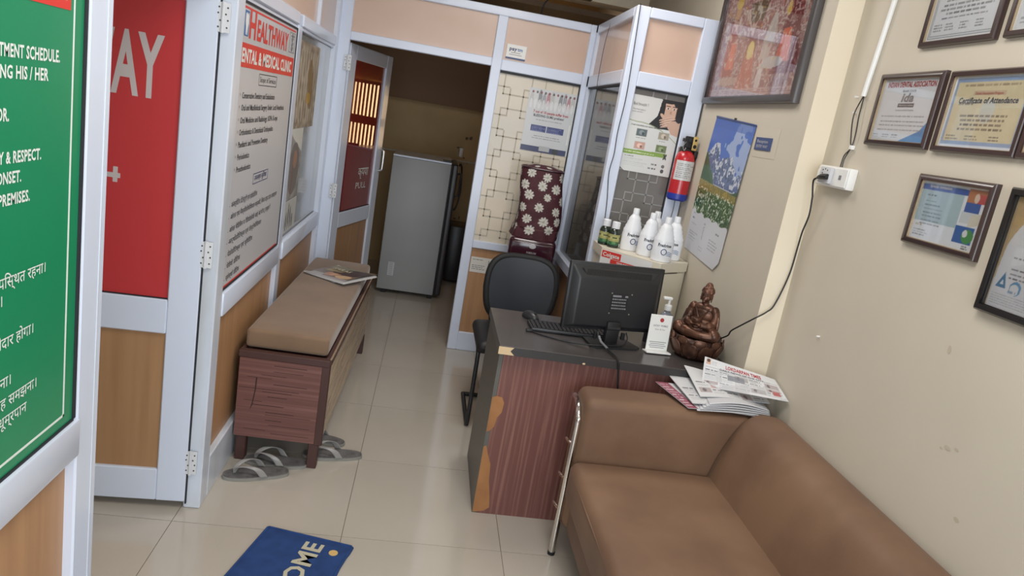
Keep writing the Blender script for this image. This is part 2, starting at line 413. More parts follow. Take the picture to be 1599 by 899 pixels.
# ---- back partition
wb = struct('wall_back'); D = .05
def bpost(x0, x1, z0, z1, m='white_profile'): return box('frame_post', (x0, YB, z0), (x1, YB+D, z1), m, wb, .004, 1)
def brail(x0, x1, z0, z1, e=0): return box('frame_rail', (x0, YB-e, z0), (x1, YB+D, z1), 'white_profile', wb, .004, 1)
bpost(-.670, -.60, 0, ZT); bpost(.275, .338, 0, 2.19); bpost(.862, .925, 0, ZT)
brail(-.60, .275, 1.885, 1.937); brail(.338, .862, 1.87, 1.937); brail(-.60, .862, 2.19, ZT)
brail(.338, .862, .722, .772, .004); brail(.338, .862, 0, .13)
box('wood_panel', (.338, YB+.018, .128), (.862, YB+.03, .724), 'beech', wb)
box('upper_panel', (-.60, YB+.02, 1.93), (.275, YB+.03, 2.195), 'beech_glare', wb)
box('upper_panel', (.338, YB+.02, 1.93), (.862, YB+.03, 2.195), 'beech_glare', wb)
box('glazing_bead', (.338, YB+.008, 1.856), (.862, YB+.02, 1.872), 'dark_gasket', wb)
box('glazing_bead', (.855, YB+.008, .77), (.862, YB+.02, 1.86), 'dark_gasket', wb)
pane = box('window_pane', (.338, YB+.022, .77), (.862, YB+.028, 1.872), 'film_backlit', wb)
def lattice(x0, x1, z0, z1, yy, mname, parent, P=.132, s=.044, t=.008, ox=0, oz=0):
    """frosted film pattern: small squares strung on crossing lines, offset column by column"""
    b = B()
    def ln(xa, za, xb, zb_):
        xa, xb = sorted((xa, xb)); za, zb_ = sorted((za, zb_))
        xa, xb = max(xa, x0), min(xb, x1); za, zb_ = max(za, z0), min(zb_, z1)
        if xb-xa < 0 or zb_-za < 0: return
        if xb-xa < 1e-6 or zb_-za < 1e-6:
            if xb-xa < 1e-6: xb = xa+t
            else: zb_ = za+t
            if max(xb-xa, zb_-za) < t*1.2: return
            b.box((xa, yy-.0006, za), (xb, yy, zb_))
    nx = int((x1-x0)/P)+3; nz = int((z1-z0)/P)+3
    for i in range(-1, nx):
        for j in range(-1, nz):
            cx = x0+ox+i*P; cz = z0+oz+j*P
            ln(cx, cz, cx+s, cz); ln(cx, cz+s, cx+s, cz+s); ln(cx, cz, cx, cz+s); ln(cx+s, cz, cx+s, cz+s)
            if (i+j) % 2 == 0:
                ln(cx+s, cz+s, cx+P, cz+s); ln(cx-P+s, cz, cx, cz); ln(cx+s, cz+s, cx+s, cz+P); ln(cx, cz-P+s, cx, cz)
    return stuff(obj('film_pattern', b, mname, parent, smooth=False))
lattice(.340, .860, .775, 1.855, YB+.0215, 'film_line_backlit', wb, ox=.035, oz=.03)
# paper notices below the rail
def yframe(x, y, z): return frame4((x, y, z), (1, 0, 0), (0, 0, 1))      # plane facing the camera end of the room
def lframe(x, y, z): return frame4((x, y, z), (0, 1, 0), (0, 0, 1))      # on the left partition, reading towards the back
def rframe(x, y, z): return frame4((x, y, z), (0, -1, 0), (0, 0, 1))     # on the right wall
n = thing('paper_notice', 'white paper notice with drawings taped to the wood panel behind the black chair', 'notice', Mx=yframe(.345, YB+.0165, .555))
cv = Cv(.20, .105, .002, (214, 212, 206)); cv.lines(.012, .086, .10, 1, .01, .004, (60, 60, 60), .8); cv.lines(.012, .045, .10, 3, .012, .005, (70, 70, 80), .8, seed=3)
cv.rect(.12, .02, .122, .09, (90, 90, 95)); cv.rect(.145, .02, .147, .09, (90, 90, 95)); cv.rect(.12, .05, .18, .052, (90, 90, 95)); cv.ell(.168, .028, .012, .014, (70, 80, 110)); cv.ell(.168, .028, .008, .010, (214, 212, 206))
print_obj('print', cv, 'print_matte', n); box('sheet', (0, 0, -.0008), (.20, .105, 0), 'paper', n)
# ---- return screen and front screen by the right wall
wc = struct('wall_cabin'); RX = .895
def cb(name, a, b, m, r=.004): return box(name, a, b, m, wc, r, 1)
cb('frame_post', (.895, YF, 0), (.968, YF+.055, ZT), 'white_profile'); cb('frame_post', (1.252, YF, 0), (1.334, YF+.05, ZT), 'white_profile')
cb('frame_rail', (.968, YF, 2.19), (1.252, YF+.05, ZT), 'white_profile'); cb('frame_rail', (.968, YF, 1.855), (1.252, YF+.05, 1.93), 'white_profile')
cb('frame_rail', (.968, YF, .735), (1.252, YF+.05, .79), 'white_profile')
cb('upper_panel', (.968, YF+.02, 1.925), (1.252, YF+.03, 2.195), 'beech_glare', 0); cb('wood_panel', (.968, YF+.02, .1), (1.252, YF+.03, .74), 'beech', 0)
cb('window_pane', (.968, YF+.022, .785), (1.252, YF+.028, 1.86), 'film_unlit', 0)
cb('glazing_bead', (.968, YF+.01, 1.845), (1.252, YF+.022, 1.857), 'dark_gasket', 0); cb('glazing_bead', (1.245, YF+.01, .79), (1.252, YF+.022, 1.85), 'dark_gasket', 0)
lattice(.97, 1.25, .79, 1.845, YF+.0215, 'film_line_unlit', wc, ox=.055, oz=.02, t=.006, P=.115)
cb('frame_rail', (RX, YF+.055, 2.19), (RX+.05, YB, ZT), 'white_profile'); cb('frame_rail', (RX, YF+.055, 1.86), (RX+.05, YB, 1.93), 'white_profile')
cb('frame_rail', (RX-.012, YF+.055, .735), (RX+.05, YB, .80), 'white_profile'); cb('frame_post', (RX, YB-.05, 0), (RX+.05, YB, ZT), 'white_profile')
cb('upper_panel', (RX+.02, YF+.055, 1.925), (RX+.03, YB-.05, 2.195), 'beech_glare', 0); cb('wood_panel', (RX+.02, YF+.055, 0), (RX+.03, YB-.05, .74), 'beech', 0)
cb('window_pane', (RX+.02, YF+.055, .79), (RX+.025, YB-.05, 1.87), 'cabin_glass', 0)
cb('glazing_bead', (RX+.006, YF+.055, .798), (RX+.02, YF+.062, 1.86), 'dark_gasket', 0); cb('glazing_bead', (RX+.006, YF+.055, 1.85), (RX+.02, YB-.05, 1.862), 'dark_gasket', 0)
cb('cabin_lining', (1.30, YF+.06, 0), (1.335, YB, 2.0), 'wall_paint', 0)
# ---- back room
wk = struct('wall_rear'); box('plaster', (-3, 7.1, 0), (1.6, 7.2, 2.8), 'back_wall_paint', wk)
box('upper_dark_face', (-.95, 7.0, 1.60), (.60, 7.099, 2.4), 'dark_brown', wk); box('dado_ledge', (-.62, 7.06, 1.10), (.60, 7.1, 1.115), 'wall_paint', wk)  # darker brown box over the upper rear wall, thin ledge below
ws = struct('wall_side'); box('plaster', (-.95, YB+.06, 0), (-.90, 6.28, 2.42), 'back_wall_paint', ws)
box('dark_strip', (.415, 6.98, 0), (.47, 7.06, 2.3), 'plastic_dark', wk, label='dark upright strip at the back room wall')  # narrow dark upright box against the rear wall
for k in range(14):
    obj('stain', B().ell((.28+random.uniform(-.06, .08), 7.099, .85+random.uniform(-.45, .5)), (random.uniform(.006, .016), .0015, random.uniform(.006, .018)), seg=8), 'dark_soffit', wk)
w1 = struct('window_1')   # barred window in the back room, mirrored in the open door's red glass
box('pane', (.64, 7.085, 1.0), (1.02, 7.098, 1.68), 'daylit_pane', w1)
for z0_, z1_ in ((.97, 1.0), (1.29, 1.37), (1.68, 1.71)): box('frame_rail', (.62, 7.0, z0_), (1.04, 7.06, z1_), 'back_wall_paint', w1)
for k in range(9): box('bar', (.648+k*.044, 7.02, .99), (.664+k*.044, 7.035, 1.69), 'dark_brown', w1)

# ------------------------------------------------------------------ doors
def hinge(parent, Mx):
    h = obj('hinge', B().box((-.022, -.045, -.001), (.022, .045, .0025)).cyl((0, -.047, .004), (0, .047, .004), .0055, 10), 'hinge_white', parent, Mx)
    b = B()
    for x, y in ((-.013, .03), (-.013, -.03), (.013, .03), (.013, -.03), (.008, .01), (-.008, -.01), (.015, -.008), (-.015, .012)):
        b.cyl((x, y, .002), (x, y, .0036), .0028, 8)
    obj('screw', b, 'screw', h); return h
def leaf(name, W, T, parts, glassm, parent_mx, panel='beech_door', inset=.10):
    """door leaf in local coordinates: x from hinge to free edge, y up, z = visible face"""
    d = thing(name, None, None, Mx=parent_mx, kind='structure')
    z0, z1 = -T, 0
    def p(nm, a, b, m='white_profile', r=.004): return box(nm, a, b, m, d, r, 1)
    zb, zr0, zr1, zt = parts
    p('stile', (0, zb, z0), (inset, zt, z1)); p('stile', (W-inset, zb, z0), (W, zt, z1))
    p('rail', (inset, zb, z0), (W-inset, zb+.125, z1-.001)); p('rail', (inset, zr0, z0), (W-inset, zr1, z1-.001)); p('rail', (inset, zt-.09, z0), (W-inset, zt, z1-.001))
    p('lower_panel', (inset, zb+.12, -T*.6), (W-inset, zr0+.004, -T*.35), panel, 0)
    g = p('glazing', (inset, zr1-.004, -T*.6), (W-inset, zt-.085, -T*.35), glassm, 0)
    p('gasket', (inset, zr1, -T*.35), (inset+.004, zt-.09, -T*.2), 'dark_gasket', 0); p('gasket', (inset, zr1, -T*.35), (W-inset, zr1+.004, -T*.2), 'dark_gasket', 0)
    return d, g
# leaf 1: open into the left room, hinged at the far jamb. local x runs from hinge towards the left
th1 = math.radians(3.5)
hx, hy = -.722, 2.462
Mx1 = frame4((hx, hy, 0), (-math.cos(th1), -math.sin(th1), 0), (0, 0, 1))
# normal of that frame points to +Y; flip so that printing faces the camera
W1 = .83
Ofree = Vector((hx-math.cos(th1)*W1, hy-math.sin(th1)*W1, 0))
Mx1 = frame4(Ofree, (math.cos(th1), math.sin(th1), 0), (0, 0, 1))
d1, g1 = leaf('door_1', W1, .04, (.03, .672, .795, 1.86), 'red_vinyl', Mx1)
zc = -.0135
text('HEALTHWAY', 'grey_letter', d1, .672, 1.462, .188, .68, z=zc, align='R', bold=.0165)
text('DENTAL CLINIC', 'grey_letter', d1, .50, 1.33, .055, .34, z=zc, align='R', bold=.02)
obj('cross_mark', B().box((.500, 1.186, zc-.0005), (.560, 1.202, zc+.0005)).box((.538, 1.172, zc-.0006), (.552, 1.222, zc+.0004)).box((.500, 1.172, zc-.0006), (.515, 1.222, zc+.0004)), 'grey_letter', d1)
for z in (1.74, .97, .19):
    hinge(d1, frame4((W1+.012, z, -.003), (1, 0, 0), (0, 1, 0)))
box('jamb_gasket', (-.722, 2.468, .02), (-.717, 2.474, 1.88), 'dark_gasket', wl)
# leaf 2: into the back room, hinged at the left corner post
A2 = Vector((-.593, YB+.045, 0)); B2 = Vector((-.386, 5.53, 0)); dd = (B2-A2); W2 = dd.length
Mx2 = frame4(A2, dd, (0, 0, 1))
d2, g2 = leaf('door_2', W2, .04, (.02, .685, .79, 1.872), 'red_film_glass', Mx2, inset=.115)
obj('pull_handle', B().tube(arc([(W2-.04, 1.045, .0), (W2-.04, 1.05, .022), (W2-.04, 1.07, .030), (W2-.04, 1.18, .030), (W2-.04, 1.20, .022), (W2-.04, 1.205, 0)], 5), .008, 10), 'steel', d2)
text('कृपया', 'white_letter', d2, .42, 1.02, .06, .2, z=-.0130); text('PULL', 'white_letter', d2, .40, .93, .045, .2, z=-.0130)
for z in (1.75, .955): hinge(wb, frame4((-.600, YB-.004, z), (1, 0, 0), (0, 0, 1)))

# ------------------------------------------------------------------ signs on the left partition
def board(name, label, cat, Mx, w, h, m, t=.004):
    n_ = thing(name, label, cat, Mx=Mx); box('board', (0, 0, -t), (w, h, 0), m, n_, .0008, 1); return n_
s = board('notice_board', 'green notice board with white English and Hindi rules, nearest the camera on the left screen', 'sign', lframe(XL-.006, .42, .818), 1.068, .998, 'green_vinyl')
GW, GH = 1.068, .998
for a, b_ in (((0.0, .022), (GW-.035, .027)), ((GW-.040, .022), (GW-.035, GH-.07))): box('border_line', (*a, .0001), (*b_, .0006), 'white_letter', s)
box('gasket', (GW, 0, -.004), (GW+.008, GH, .004), 'dark_gasket', s); box('gasket', (0, -.006, -.004), (GW, 0, .004), 'dark_gasket', s)
box('red_title_band', (.35, GH-.176, .0002), (GW-.052, GH-.072, .0009), 'sign_red', s)
text('INFORMATION PLEASE', 'white_letter', s, GW-.066, GH-.158, .050, .55, z=.0012, align='R', bold=.02)
for t_, y, xr, h in (('PLEASE FOLLOW THE APPOINTMENT SCHEDULE.', .730, .982, .020), ('THE PATIENT IS RESPONSIBLE FOR GIVING HIS / HER', .697, .945, .020), ('MEDICAL HISTORY TO THE DOCTOR.', .630, .828, .020),
        ('TREAT THE STAFF WITH COURTESY & RESPECT.', .562, .926, .019), ('INFORM OF ANY PAIN AT ONSET.', .529, .865, .019), ('NO SMOKING IN THE PREMISES.', .493, .892, .019)):
    text(t_, 'white_letter', s, xr, y, h, len(t_)*h*.60, align='R', bold=.016)
for t_, y, xr in (('समय पर उपिस्थत रहना।', .352, .948), ('डॉक्टर को सूिचत करना।', .322, .813), ('िजम्मेदार होगा।', .245, .910), ('शांित बनाये रखना।', .172, .840), ('यह समझना।', .133, .924), ('पिरसर में धूम्रपान', .098, .892)):
    text(t_, 'white_letter', s, xr, y, .020, None, align='R', bold=.02)

s = board('clinic_sign', 'tall pale grey clinic service sign with red heading, in the left screen above the bench', 'sign', lframe(XL-.008, 2.56, .82), .91, .995, 'sign_face')
box('red_rule', (0, .972, .0002), (.88, .979, .0008), 'sign_red', s); box('red_rule', (0, .006, .0002), (.88, .012, .0008), 'sign_red', s)
box('gasket', (.902, 0, 0), (.91, .995, .004), 'dark_gasket', s); box('gasket', (0, -.001, 0), (.91, .005, .004), 'dark_gasket', s); box('gasket', (0, .988, 0), (.91, .995, .004), 'dark_gasket', s)
box('red_band', (0, .782, .0002), (.885, .862, .0008), 'sign_red', s)
text('H', 'sign_red', s, .098, .884, .086, .090, bold=.02); text('EALTHWAY', 'sign_red', s, .208, .884, .068, .53, bold=.02)
text('DENTAL & MEDICAL CLINIC', 'white_letter', s, -.022, .800, .044, .865, z=.0012, bold=.02)
box('logo_tile', (.035, .884, .0002), (.088, .966, .0008), 'logo_blue', s); obj('tooth_mark', B().prism([(.042+(x-.043)*.68, .888+(y-.86)*.85) for x, y in [(.045, .94), (.06, .945), (.072, .935), (.085, .945), (.10, .935), (.10, .905), (.09, .885), (.086, .86), (.079, .86), (.074, .885), (.066, .86), (.058, .86), (.054, .89), (.043, .91)]], .0009, .0014), 'paper', s)
b = B(); cx0, cx1, cy0, cy1 = .765, .875, .882, .966
for p, q in (((cx0, cy0), (cx1, cy0+.003)), ((cx0, cy1-.003), (cx1, cy1)), ((cx0, cy0), (cx0+.004, cy1)), ((cx1-.004, cy0), (cx1, cy1))): b.box((*p, .0002), (*q, .0008))
b.tube([(.82+.016*math.sin(k*.9), .890+.0055*k, .0008) for k in range(13)], .0022, 6).tube([(.82-.016*math.sin(k*.9), .890+.0055*k, .0008) for k in range(13)], .0022, 6).tube([(.82, .886, .0008), (.82, .962, .0008)], .002, 6)
b.tube([(.79, .952, .0008), (.85, .952, .0008)], .003, 6); obj('caduceus_logo', b, 'ink_grey', s)
def rbox2(x0, y0, x1, y1, t=.0028):
    b = B()
    for p, q in (((x0, y0), (x1, y0+t)), ((x0, y1-t), (x1, y1)), ((x0, y0), (x0+t, y1)), ((x1-t, y0), (x1, y1))): b.box((*p, .0002), (*q, .0007))
    return b
obj('title_box', rbox2(.29, .727, .585, .770), 'ink', s); text('Scope of Services', 'ink', s, .308, .740, .020, .26)
for t_, xe, yy in (('Conservative Dentistry and Endodontics', .574, .678), ('Oral and Maxillofacial Surgery Under Local Anesthesia', .769, .636), ('Oral Medicine and Radiology, IOPA X-rays', .661, .592), ('Orthodontics & Dentofacial Orthopedics', .593, .550), ('Paediatric and Preventive Dentistry', .517, .507), ('Periodontics', .237, .463), ('Prosthodontics', .27, .419)):
    text('*', 'ink', s, .045, yy, .018); text(t_, 'ink', s, .075, yy, .021, xe-.075, bold=.008)
obj('title_box', rbox2(.33, .350, .575, .392), 'ink_blue', s); text('उपलब्ध सुिवधा', 'ink_blue', s, .35, .364, .019, .20)
for t_, xe, yy in (('कंजर्वेिटव डेंटेस्ट्री एवं एंडोडोंिटक', .419, .298), ('ओरल एवं मैक्सीलोफेिशयल सर्जरी, िबना दर्द दांत उखाड़ना', .789, .254), ('ओरल मेिडिसन व रेिडयोलॉजी आई ओ पी ए, एक्स रे', .682, .206), ('आर्थोडोंिटक्स एवं डेन्टोफेिशयल', .534, .163), ('पेडोडोंिटक्स एवं प्रीवेंिटव', .40, .117), ('पेरीयो डोंिटक', .23, .072), ('प्रोस्थो डोंिटक', .227, .028)):
    text(t_, 'ink', s, .050, yy, .018, xe-.05, bold=.012); text('-', 'ink', s, .026, yy, .018)
# yellowed paper posters seen behind the glass of the next pane
def dim(cv, k): cv.a *= k; return cv
cv = Cv(.40, .42, .004, (150, 138, 122)); nz = cv.noise(.03, .22, 1); cv.a += nz[..., None]
for k in range(9): cv.rect(.02+.043*k, .03, .032+.043*k, .38, (206, 196, 180), .6)
cv.ell(.27, .22, .05, .13, (120, 92, 52), .7, .2); cv.ell(.25, .15, .04, .03, (190, 150, 60), .7)
n = thing('faded_poster', 'brownish faded poster with pale vertical streaks, behind the second left pane, upper one', 'poster', Mx=lframe(XL-.0215, 3.60, 1.36))
print_obj('print', cv, 'print_matte', n, warp=lambda u, v: (u*.60, v*.42, np.full_like(u, .0005))); box('sheet', (0, 0, -.002), (.60, .42, -.0002), 'paper', n)
cv = Cv(.34, .46, .004, (150, 150, 148)); cv.a += cv.noise(.04, .14, 2)[..., None]
cv.poly([(0, .46), (.34, .46), (.34, .30), (.1, .40)], (208, 208, 202)); cv.ell(.17, .20, .13, .17, (112, 106, 104), .8); cv.ell(.19, .26, .045, .06, (170, 126, 104), .8); cv.rect(.14, .02, .15, .22, (150, 70, 60), .8)
n = thing('faded_poster', 'grey torn poster with a figure, behind the second left pane, middle one', 'poster', Mx=lframe(XL-.0215, 3.60, 1.0-.10))
n.location.z = 1.0; print_obj('print', cv, 'print_matte', n, warp=lambda u, v: (u*.34, v*.36, np.full_like(u, .0005))); box('sheet', (0, 0, -.002), (.34, .36, -.0002), 'paper', n)
cv = Cv(.34, .16, .004, (190, 192, 190))
for k, (x, hh) in enumerate(((.05, .07), (.10, .10), (.15, .14), (.20, .12), (.25, .08))): cv.ell(x, hh*.55, .012, hh*.5, (60, 60, 66), .9, -.1+.05*k)
n = thing('faded_poster', 'pale poster with a dark hand outline, behind the second left pane, lowest one', 'poster', Mx=lframe(XL-.0215, 3.60, .835))
print_obj('print', cv, 'print_matte', n); box('sheet', (0, 0, -.002), (.34, .16, -.0002), 'paper', n)

# small printed plates and posters on the back screen
n = board('payment_sign', 'small white payment sign lettered in dark and light blue, on the panel above the glass', 'sign', yframe(.356, YB+.012, 1.948), .125, .088, 'white_plastic', .008)
box('base_strip', (0, 0, .0002), (.125, .010, .001), 'plate_blue', n); text('pay', 'ink_blue', n, .018, .052, .022, .048, z=.001, bold=.016); text('tm', 'logo_blue', n, .069, .052, .020, .032, z=.001, bold=.016)
b = B().box((.03, .038, .0002), (.09, .041, .0008)).box((.02, .026, .0002), (.10, .029, .0008)); stuff(obj('small_print', b, 'ink_grey', n))
cv = Cv(.315, .395, .002, (206, 208, 210)); W_, H_ = .315, .395
for k in range(11):
    x = .02+.027*k; c = [(180, 176, 172), (90, 88, 96), (160, 70, 80), (214, 212, 210), (120, 118, 124)][(k*3) % 5]
    cv.ell(x, .325+.01*(k % 3), .012, .045, c, .55); cv.ell(x+.004, .372, .007, .008, (70, 56, 52) if k % 2 else (120, 50, 56), .8); cv.ell(x, .30, .009, .03, (226, 226, 226), .8)
cv.rect(.045, .128, .145, .168, (44, 54, 116)); cv.rect(.150, .128, .262, .168, (44, 54, 116)); cv.lines(.05, .158, .14, 4, .009, .003, (170, 176, 210), .7); cv.lines(.155, .158, .255, 4, .009, .003, (170, 176, 210), .7, seed=2)
cv.rect(0, 0, .30, .034, (40, 46, 92)); cv.rect(.12, .008, .19, .040, (176, 178, 178)); cv.rect(.21, 0, .25, .034, (40, 40, 46))
cv.lines(.04, .098, .275, 2, .014, .005, (90, 90, 110), .6, 'C', 5); cv.lines(.05, .20, .26, 1, .014, .005, (110, 110, 120), .6, 'C', 6)
n = thing('dental_poster', 'white crowd poster with two blue boxes, above the flowered dispenser cover', 'poster', Mx=yframe(.545, YB+.0175, 1.408))
print_obj('print', cv, 'print_gloss', n); box('sheet', (0, 0, -.001), (W_, H_, 0), 'paper', n)
text('7 out of 10 people suffer from', 'ink_red', n, .045, .245, .016, .23, bold=.02); text('BLEEDING GUMS problem!', 'ink', n, .05, .222, .015, .20, bold=.016)
box('clip', (.292, .07, .0005), (.300, .20, .003), 'white_plastic', n)
cv = Cv(.285, .39, .002, (216, 218, 216)); W_, H_ = .285, .39
cv.rect(.115, .24, .285, .39, (30, 28, 32)); cv.poly([(.0, .22), (.11, .25), (.15, .30), (.165, .39), (0, .39)], (214, 214, 212))
cv.ell(.212, .338, .044, .052, (206, 170, 150)); cv.ell(.200, .388, .040, .018, (34, 28, 30)); cv.ell(.248, .380, .022, .024, (34, 28, 30)); cv.ell(.262, .33, .016, .07, (34, 28, 30)); cv.ell(.17, .33, .014, .07, (34, 28, 30))
for x in (.199, .232): cv.ell(x, .347, .009, .0045, (240, 236, 232)); cv.ell(x, .347, .0045, .0045, (50, 34, 30)); cv.rect(x-.011, .357, x+.011, .360, (60, 42, 38))
cv.poly([(.213, .335), (.221, .335), (.223, .322), (.211, .322)], (180, 140, 120))
for k in range(4): cv.ell(.205+.004*k, .296-.011*k, .044, .0062, (218, 184, 164), 1, .35); cv.ell(.205+.004*k, .2945-.011*k, .044, .0012, (150, 110, 96), 1, .35)
cv.ell(.178, .305, .018, .008, (208, 172, 152), 1, -.7); cv.ell(.245, .262, .032, .026, (204, 168, 148)); cv.poly([(.22, .25), (.285, .29), (.285, .21), (.24, .22)], (204, 168, 148))
yy_ = .255-((cv.X-.06)/.225)**2*.085*np.sign(cv.X-.06+.001)
cv.m(cv.Y < yy_+.004, (150, 160, 120)); cv.m(cv.Y < yy_, (216, 218, 216))
for x, y, c in ((.085, .205, (96, 108, 112)), (.205, .205, (168, 158, 140)), (.088, .138, (200, 160, 146)), (.205, .138, (112, 128, 84))):
    cv.rect(x-.03, y-.02, x+.03, y+.02, (200, 202, 200)); cv.rect(x-.028, y-.018, x+.028, y+.018, c); cv.ell(x, y, .014, .012, tuple(min(255, v+50) for v in c), .8); cv.ell(x+.008, y-.004, .006, .008, tuple(v*.55 for v in c), .8)
    cv.lines(x-.026, y-.030, x+.026, 1, .01, .003, (120, 122, 122), .6, 'C', int(x*1000))
cv.poly([(0, .088), (.24, .096), (.24, .118), (0, .112)], (132, 164, 74)); cv.lines(.01, .10, .22, 1, .01, .004, (216, 226, 196), .8); cv.ell(.235, .10, .005, .018, (60, 70, 60), 1, .5); cv.ell(.235, .10, .005, .018, (60, 70, 60), 1, -.5)
cv.lines(.02, .078, .08, 1, .01, .003, (90, 92, 92)); cv.lines(.02, .066, .15, 5, .009, .002, (176, 180, 180), .6)
cv.lines(.17, .05, .21, 1, .01, .006, (70, 70, 72)); cv.lines(.155, .028, .21, 1, .01, .006, (70, 70, 72)); cv.ell(.235, .05, .009, .009, (110, 112, 112)); cv.ell(.235, .025, .009, .011, (80, 80, 84))
def wp(u, v):
    x = u*.285; y = v*.39; cr = .03
    cut = np.clip(1-(x/cr), 0, 1)*np.clip(1-(y/cr), 0, 1)
    return (x, y+cut*.02, np.full_like(x, .0008))
n = thing('dental_poster', 'white and green poster of a woman covering her mouth, above the bottles', 'poster', Mx=yframe(.966, YF+.0195, 1.428))
print_obj('print', cv, 'print_gloss', n, warp=wp)
text('Bad breath ?', 'ink_grey', n, .012, .338, .016, .08); text('Worried about', 'ink', n, .012, .315, .008, .07); text('your smile ?', 'ink', n, .012, .303, .008, .06)
text('THE CAUSES OF BAD BREATH', 'ink_grey', n, .02, .236, .006, .17, bold=.02)

# ------------------------------------------------------------------ framed things on the right wall
def framed(name, label, cat, Mx, w, h, fw, fd, fm, cv, pm='print_gloss', group=None, lip='frame_gold'):
    n_ = thing(name, label, cat, Mx=Mx, group=group)
    for q in ([(0, 0), (w, 0), (w-fw, fw), (fw, fw)], [(0, h), (fw, h-fw), (w-fw, h-fw), (w, h)], [(0, 0), (fw, fw), (fw, h-fw), (0, h)], [(w, 0), (w, h), (w-fw, h-fw), (w-fw, fw)]):
        cx_, cy_ = sum(p[0] for p in q)/4, sum(p[1] for p in q)/4
        t = bmesh.new(); n4 = len(q); lo = [t.verts.new((x, y, 0)) for x, y in q]; md = [t.verts.new((x, y, fd*.72)) for x, y in q]
        def sh(x, y):
            ex = fw*.28; return (min(max(x, ex), w-ex) if x in (0, w) else x, min(max(y, ex), h-ex) if y in (0, h) else y)
        hi = [t.verts.new((*sh(x, y), fd)) for x, y in q]
        t.faces.new(lo[::-1]); t.faces.new(hi)
        for A_, B_ in ((lo, md), (md, hi)):
            for k in range(n4): t.faces.new((A_[k], A_[(k+1) % n4], B_[(k+1) % n4], B_[k]))
        bq = B(); bq.merge(t); obj('frame_bar', bq, fm, n_, ang=50)
    b = B(); i = fw*.9; t_ = fw*.22
    for a, b_ in (((i, i), (w-i, i+t_)), ((i, h-i-t_), (w-i, h-i)), ((i, i+t_), (i+t_, h-i-t_)), ((w-i-t_, i+t_), (w-i, h-i-t_))): b.box((*a, fd*.3), (*b_, fd*.72))
    obj('inner_lip', b, lip, n_)
    box('backing', (fw*.5, fw*.5, .0), (w-fw*.5, h-fw*.5, fd*.34), 'paper', n_)
    print_obj('print', cv, pm, n_, at=(fw, fw), z=fd*.36)
    box('glass', (fw*.9, fw*.9, fd*.5), (w-fw*.9, h-fw*.9, fd*.55), 'glass', n_)
    return n_
def cert_cv(w, h, bg=(212, 214, 218), bd=None):
    bg = tuple(min(255, v+20) for v in bg)
    cv = Cv(w, h, .002, bg)
    if bd:
        cv.rect(.008, .008, w-.008, h-.008, bd); cv.rect(.017, .017, w-.017, h-.017, bg)
    return cv
FZ = .018*.36+.0008
# award certificate, upper row
w_, h_ = .315, .25; cv = cert_cv(w_-.03, h_-.03, (206, 209, 214))
for o_ in (.010, .016):
    for a in ((o_, o_, w_-.03-o_, o_+.0018), (o_, h_-.03-o_, w_-.03-o_, h_-.03-o_+.0018), (o_, o_, o_+.0018, h_-.03-o_), (w_-.03-o_, o_, w_-.03-o_+.0018, h_-.03-o_)): cv.rect(*a, (130, 140, 150))
cv.lines(.03, .125, .255, 6, .0125, .005, (110, 110, 118), .75, 'C', 11, .4)
for x in (.025, .075, .135, .20): cv.lines(x, .045, x+.04, 3, .008, .003, (110, 110, 116), .7, seed=int(x*500))
framed('certificate_frame', 'brown framed certificate with double line border, upper left one cut by the photo edge', 'certificate', rframe(XR, 2.192, 2.008), w_, h_, .015, .018, 'frame_brown', cv)
cv = cert_cv(.30, .22, (206, 209, 214)); cv.lines(.03, .13, .26, 6, .0125, .005, (110, 110, 118), .7, 'C', 12); cv.lines(.02, .03, .09, 2, .01, .004, (110, 110, 118))
framed('certificate_frame', 'brown framed certificate in the upper right corner of the wall display, mostly cut off', 'certificate', rframe(XR, 1.846, 2.008), .33, .25, .015, .018, 'frame_brown', cv)
# membership certificate
w_, h_ = .312, .229; iw, ih = w_-.032, h_-.032; cv = cert_cv(iw, ih, (204, 207, 212))
cv.poly([(.14, 0), (iw-.004, 0), (iw-.004, .075), (.235, .035)], (60, 138, 200)); cv.rect(.10, .108, .178, .120, (72, 72, 78)); cv.lines(.03, .077, iw-.03, 1, .01, .004, (120, 122, 128), .6, 'L', 3)
cv.lines(.02, .062, iw-.02, 3, .013, .0035, (120, 122, 128), .6, 'C', 4, .1)
for x in (.012, .06, .11): cv.lines(x, .020, x+.035, 2, .007, .003, (120, 122, 128), .7, seed=int(x*900))
n = framed('certificate_frame', 'brown framed dental association certificate with a blue swoosh in its lower corner', 'certificate', rframe(XR, 2.336, 1.706), w_, h_, .016, .018, 'frame_brown', cv)
text('INDIAN DENTAL ASSOCIATION', 'ink_red', n, w_/2, .186, .016, .235, z=FZ, align='C', bold=.016); text('BIHAR STATE', 'ink', n, w_/2, .170, .007, .065, z=FZ, align='C')
text('ida', 'ink_grey', n, w_/2, .141, .026, .06, z=FZ, align='C', bold=.02, shear=.2); text('Membership Certificate', 'paper', n, w_/2+.002, .127, .006, .07, z=FZ+.0003, align='C'); text('has been awarded this Certificate', 'ink_grey', n, w_/2, .112, .006, .09, z=FZ, align='C')
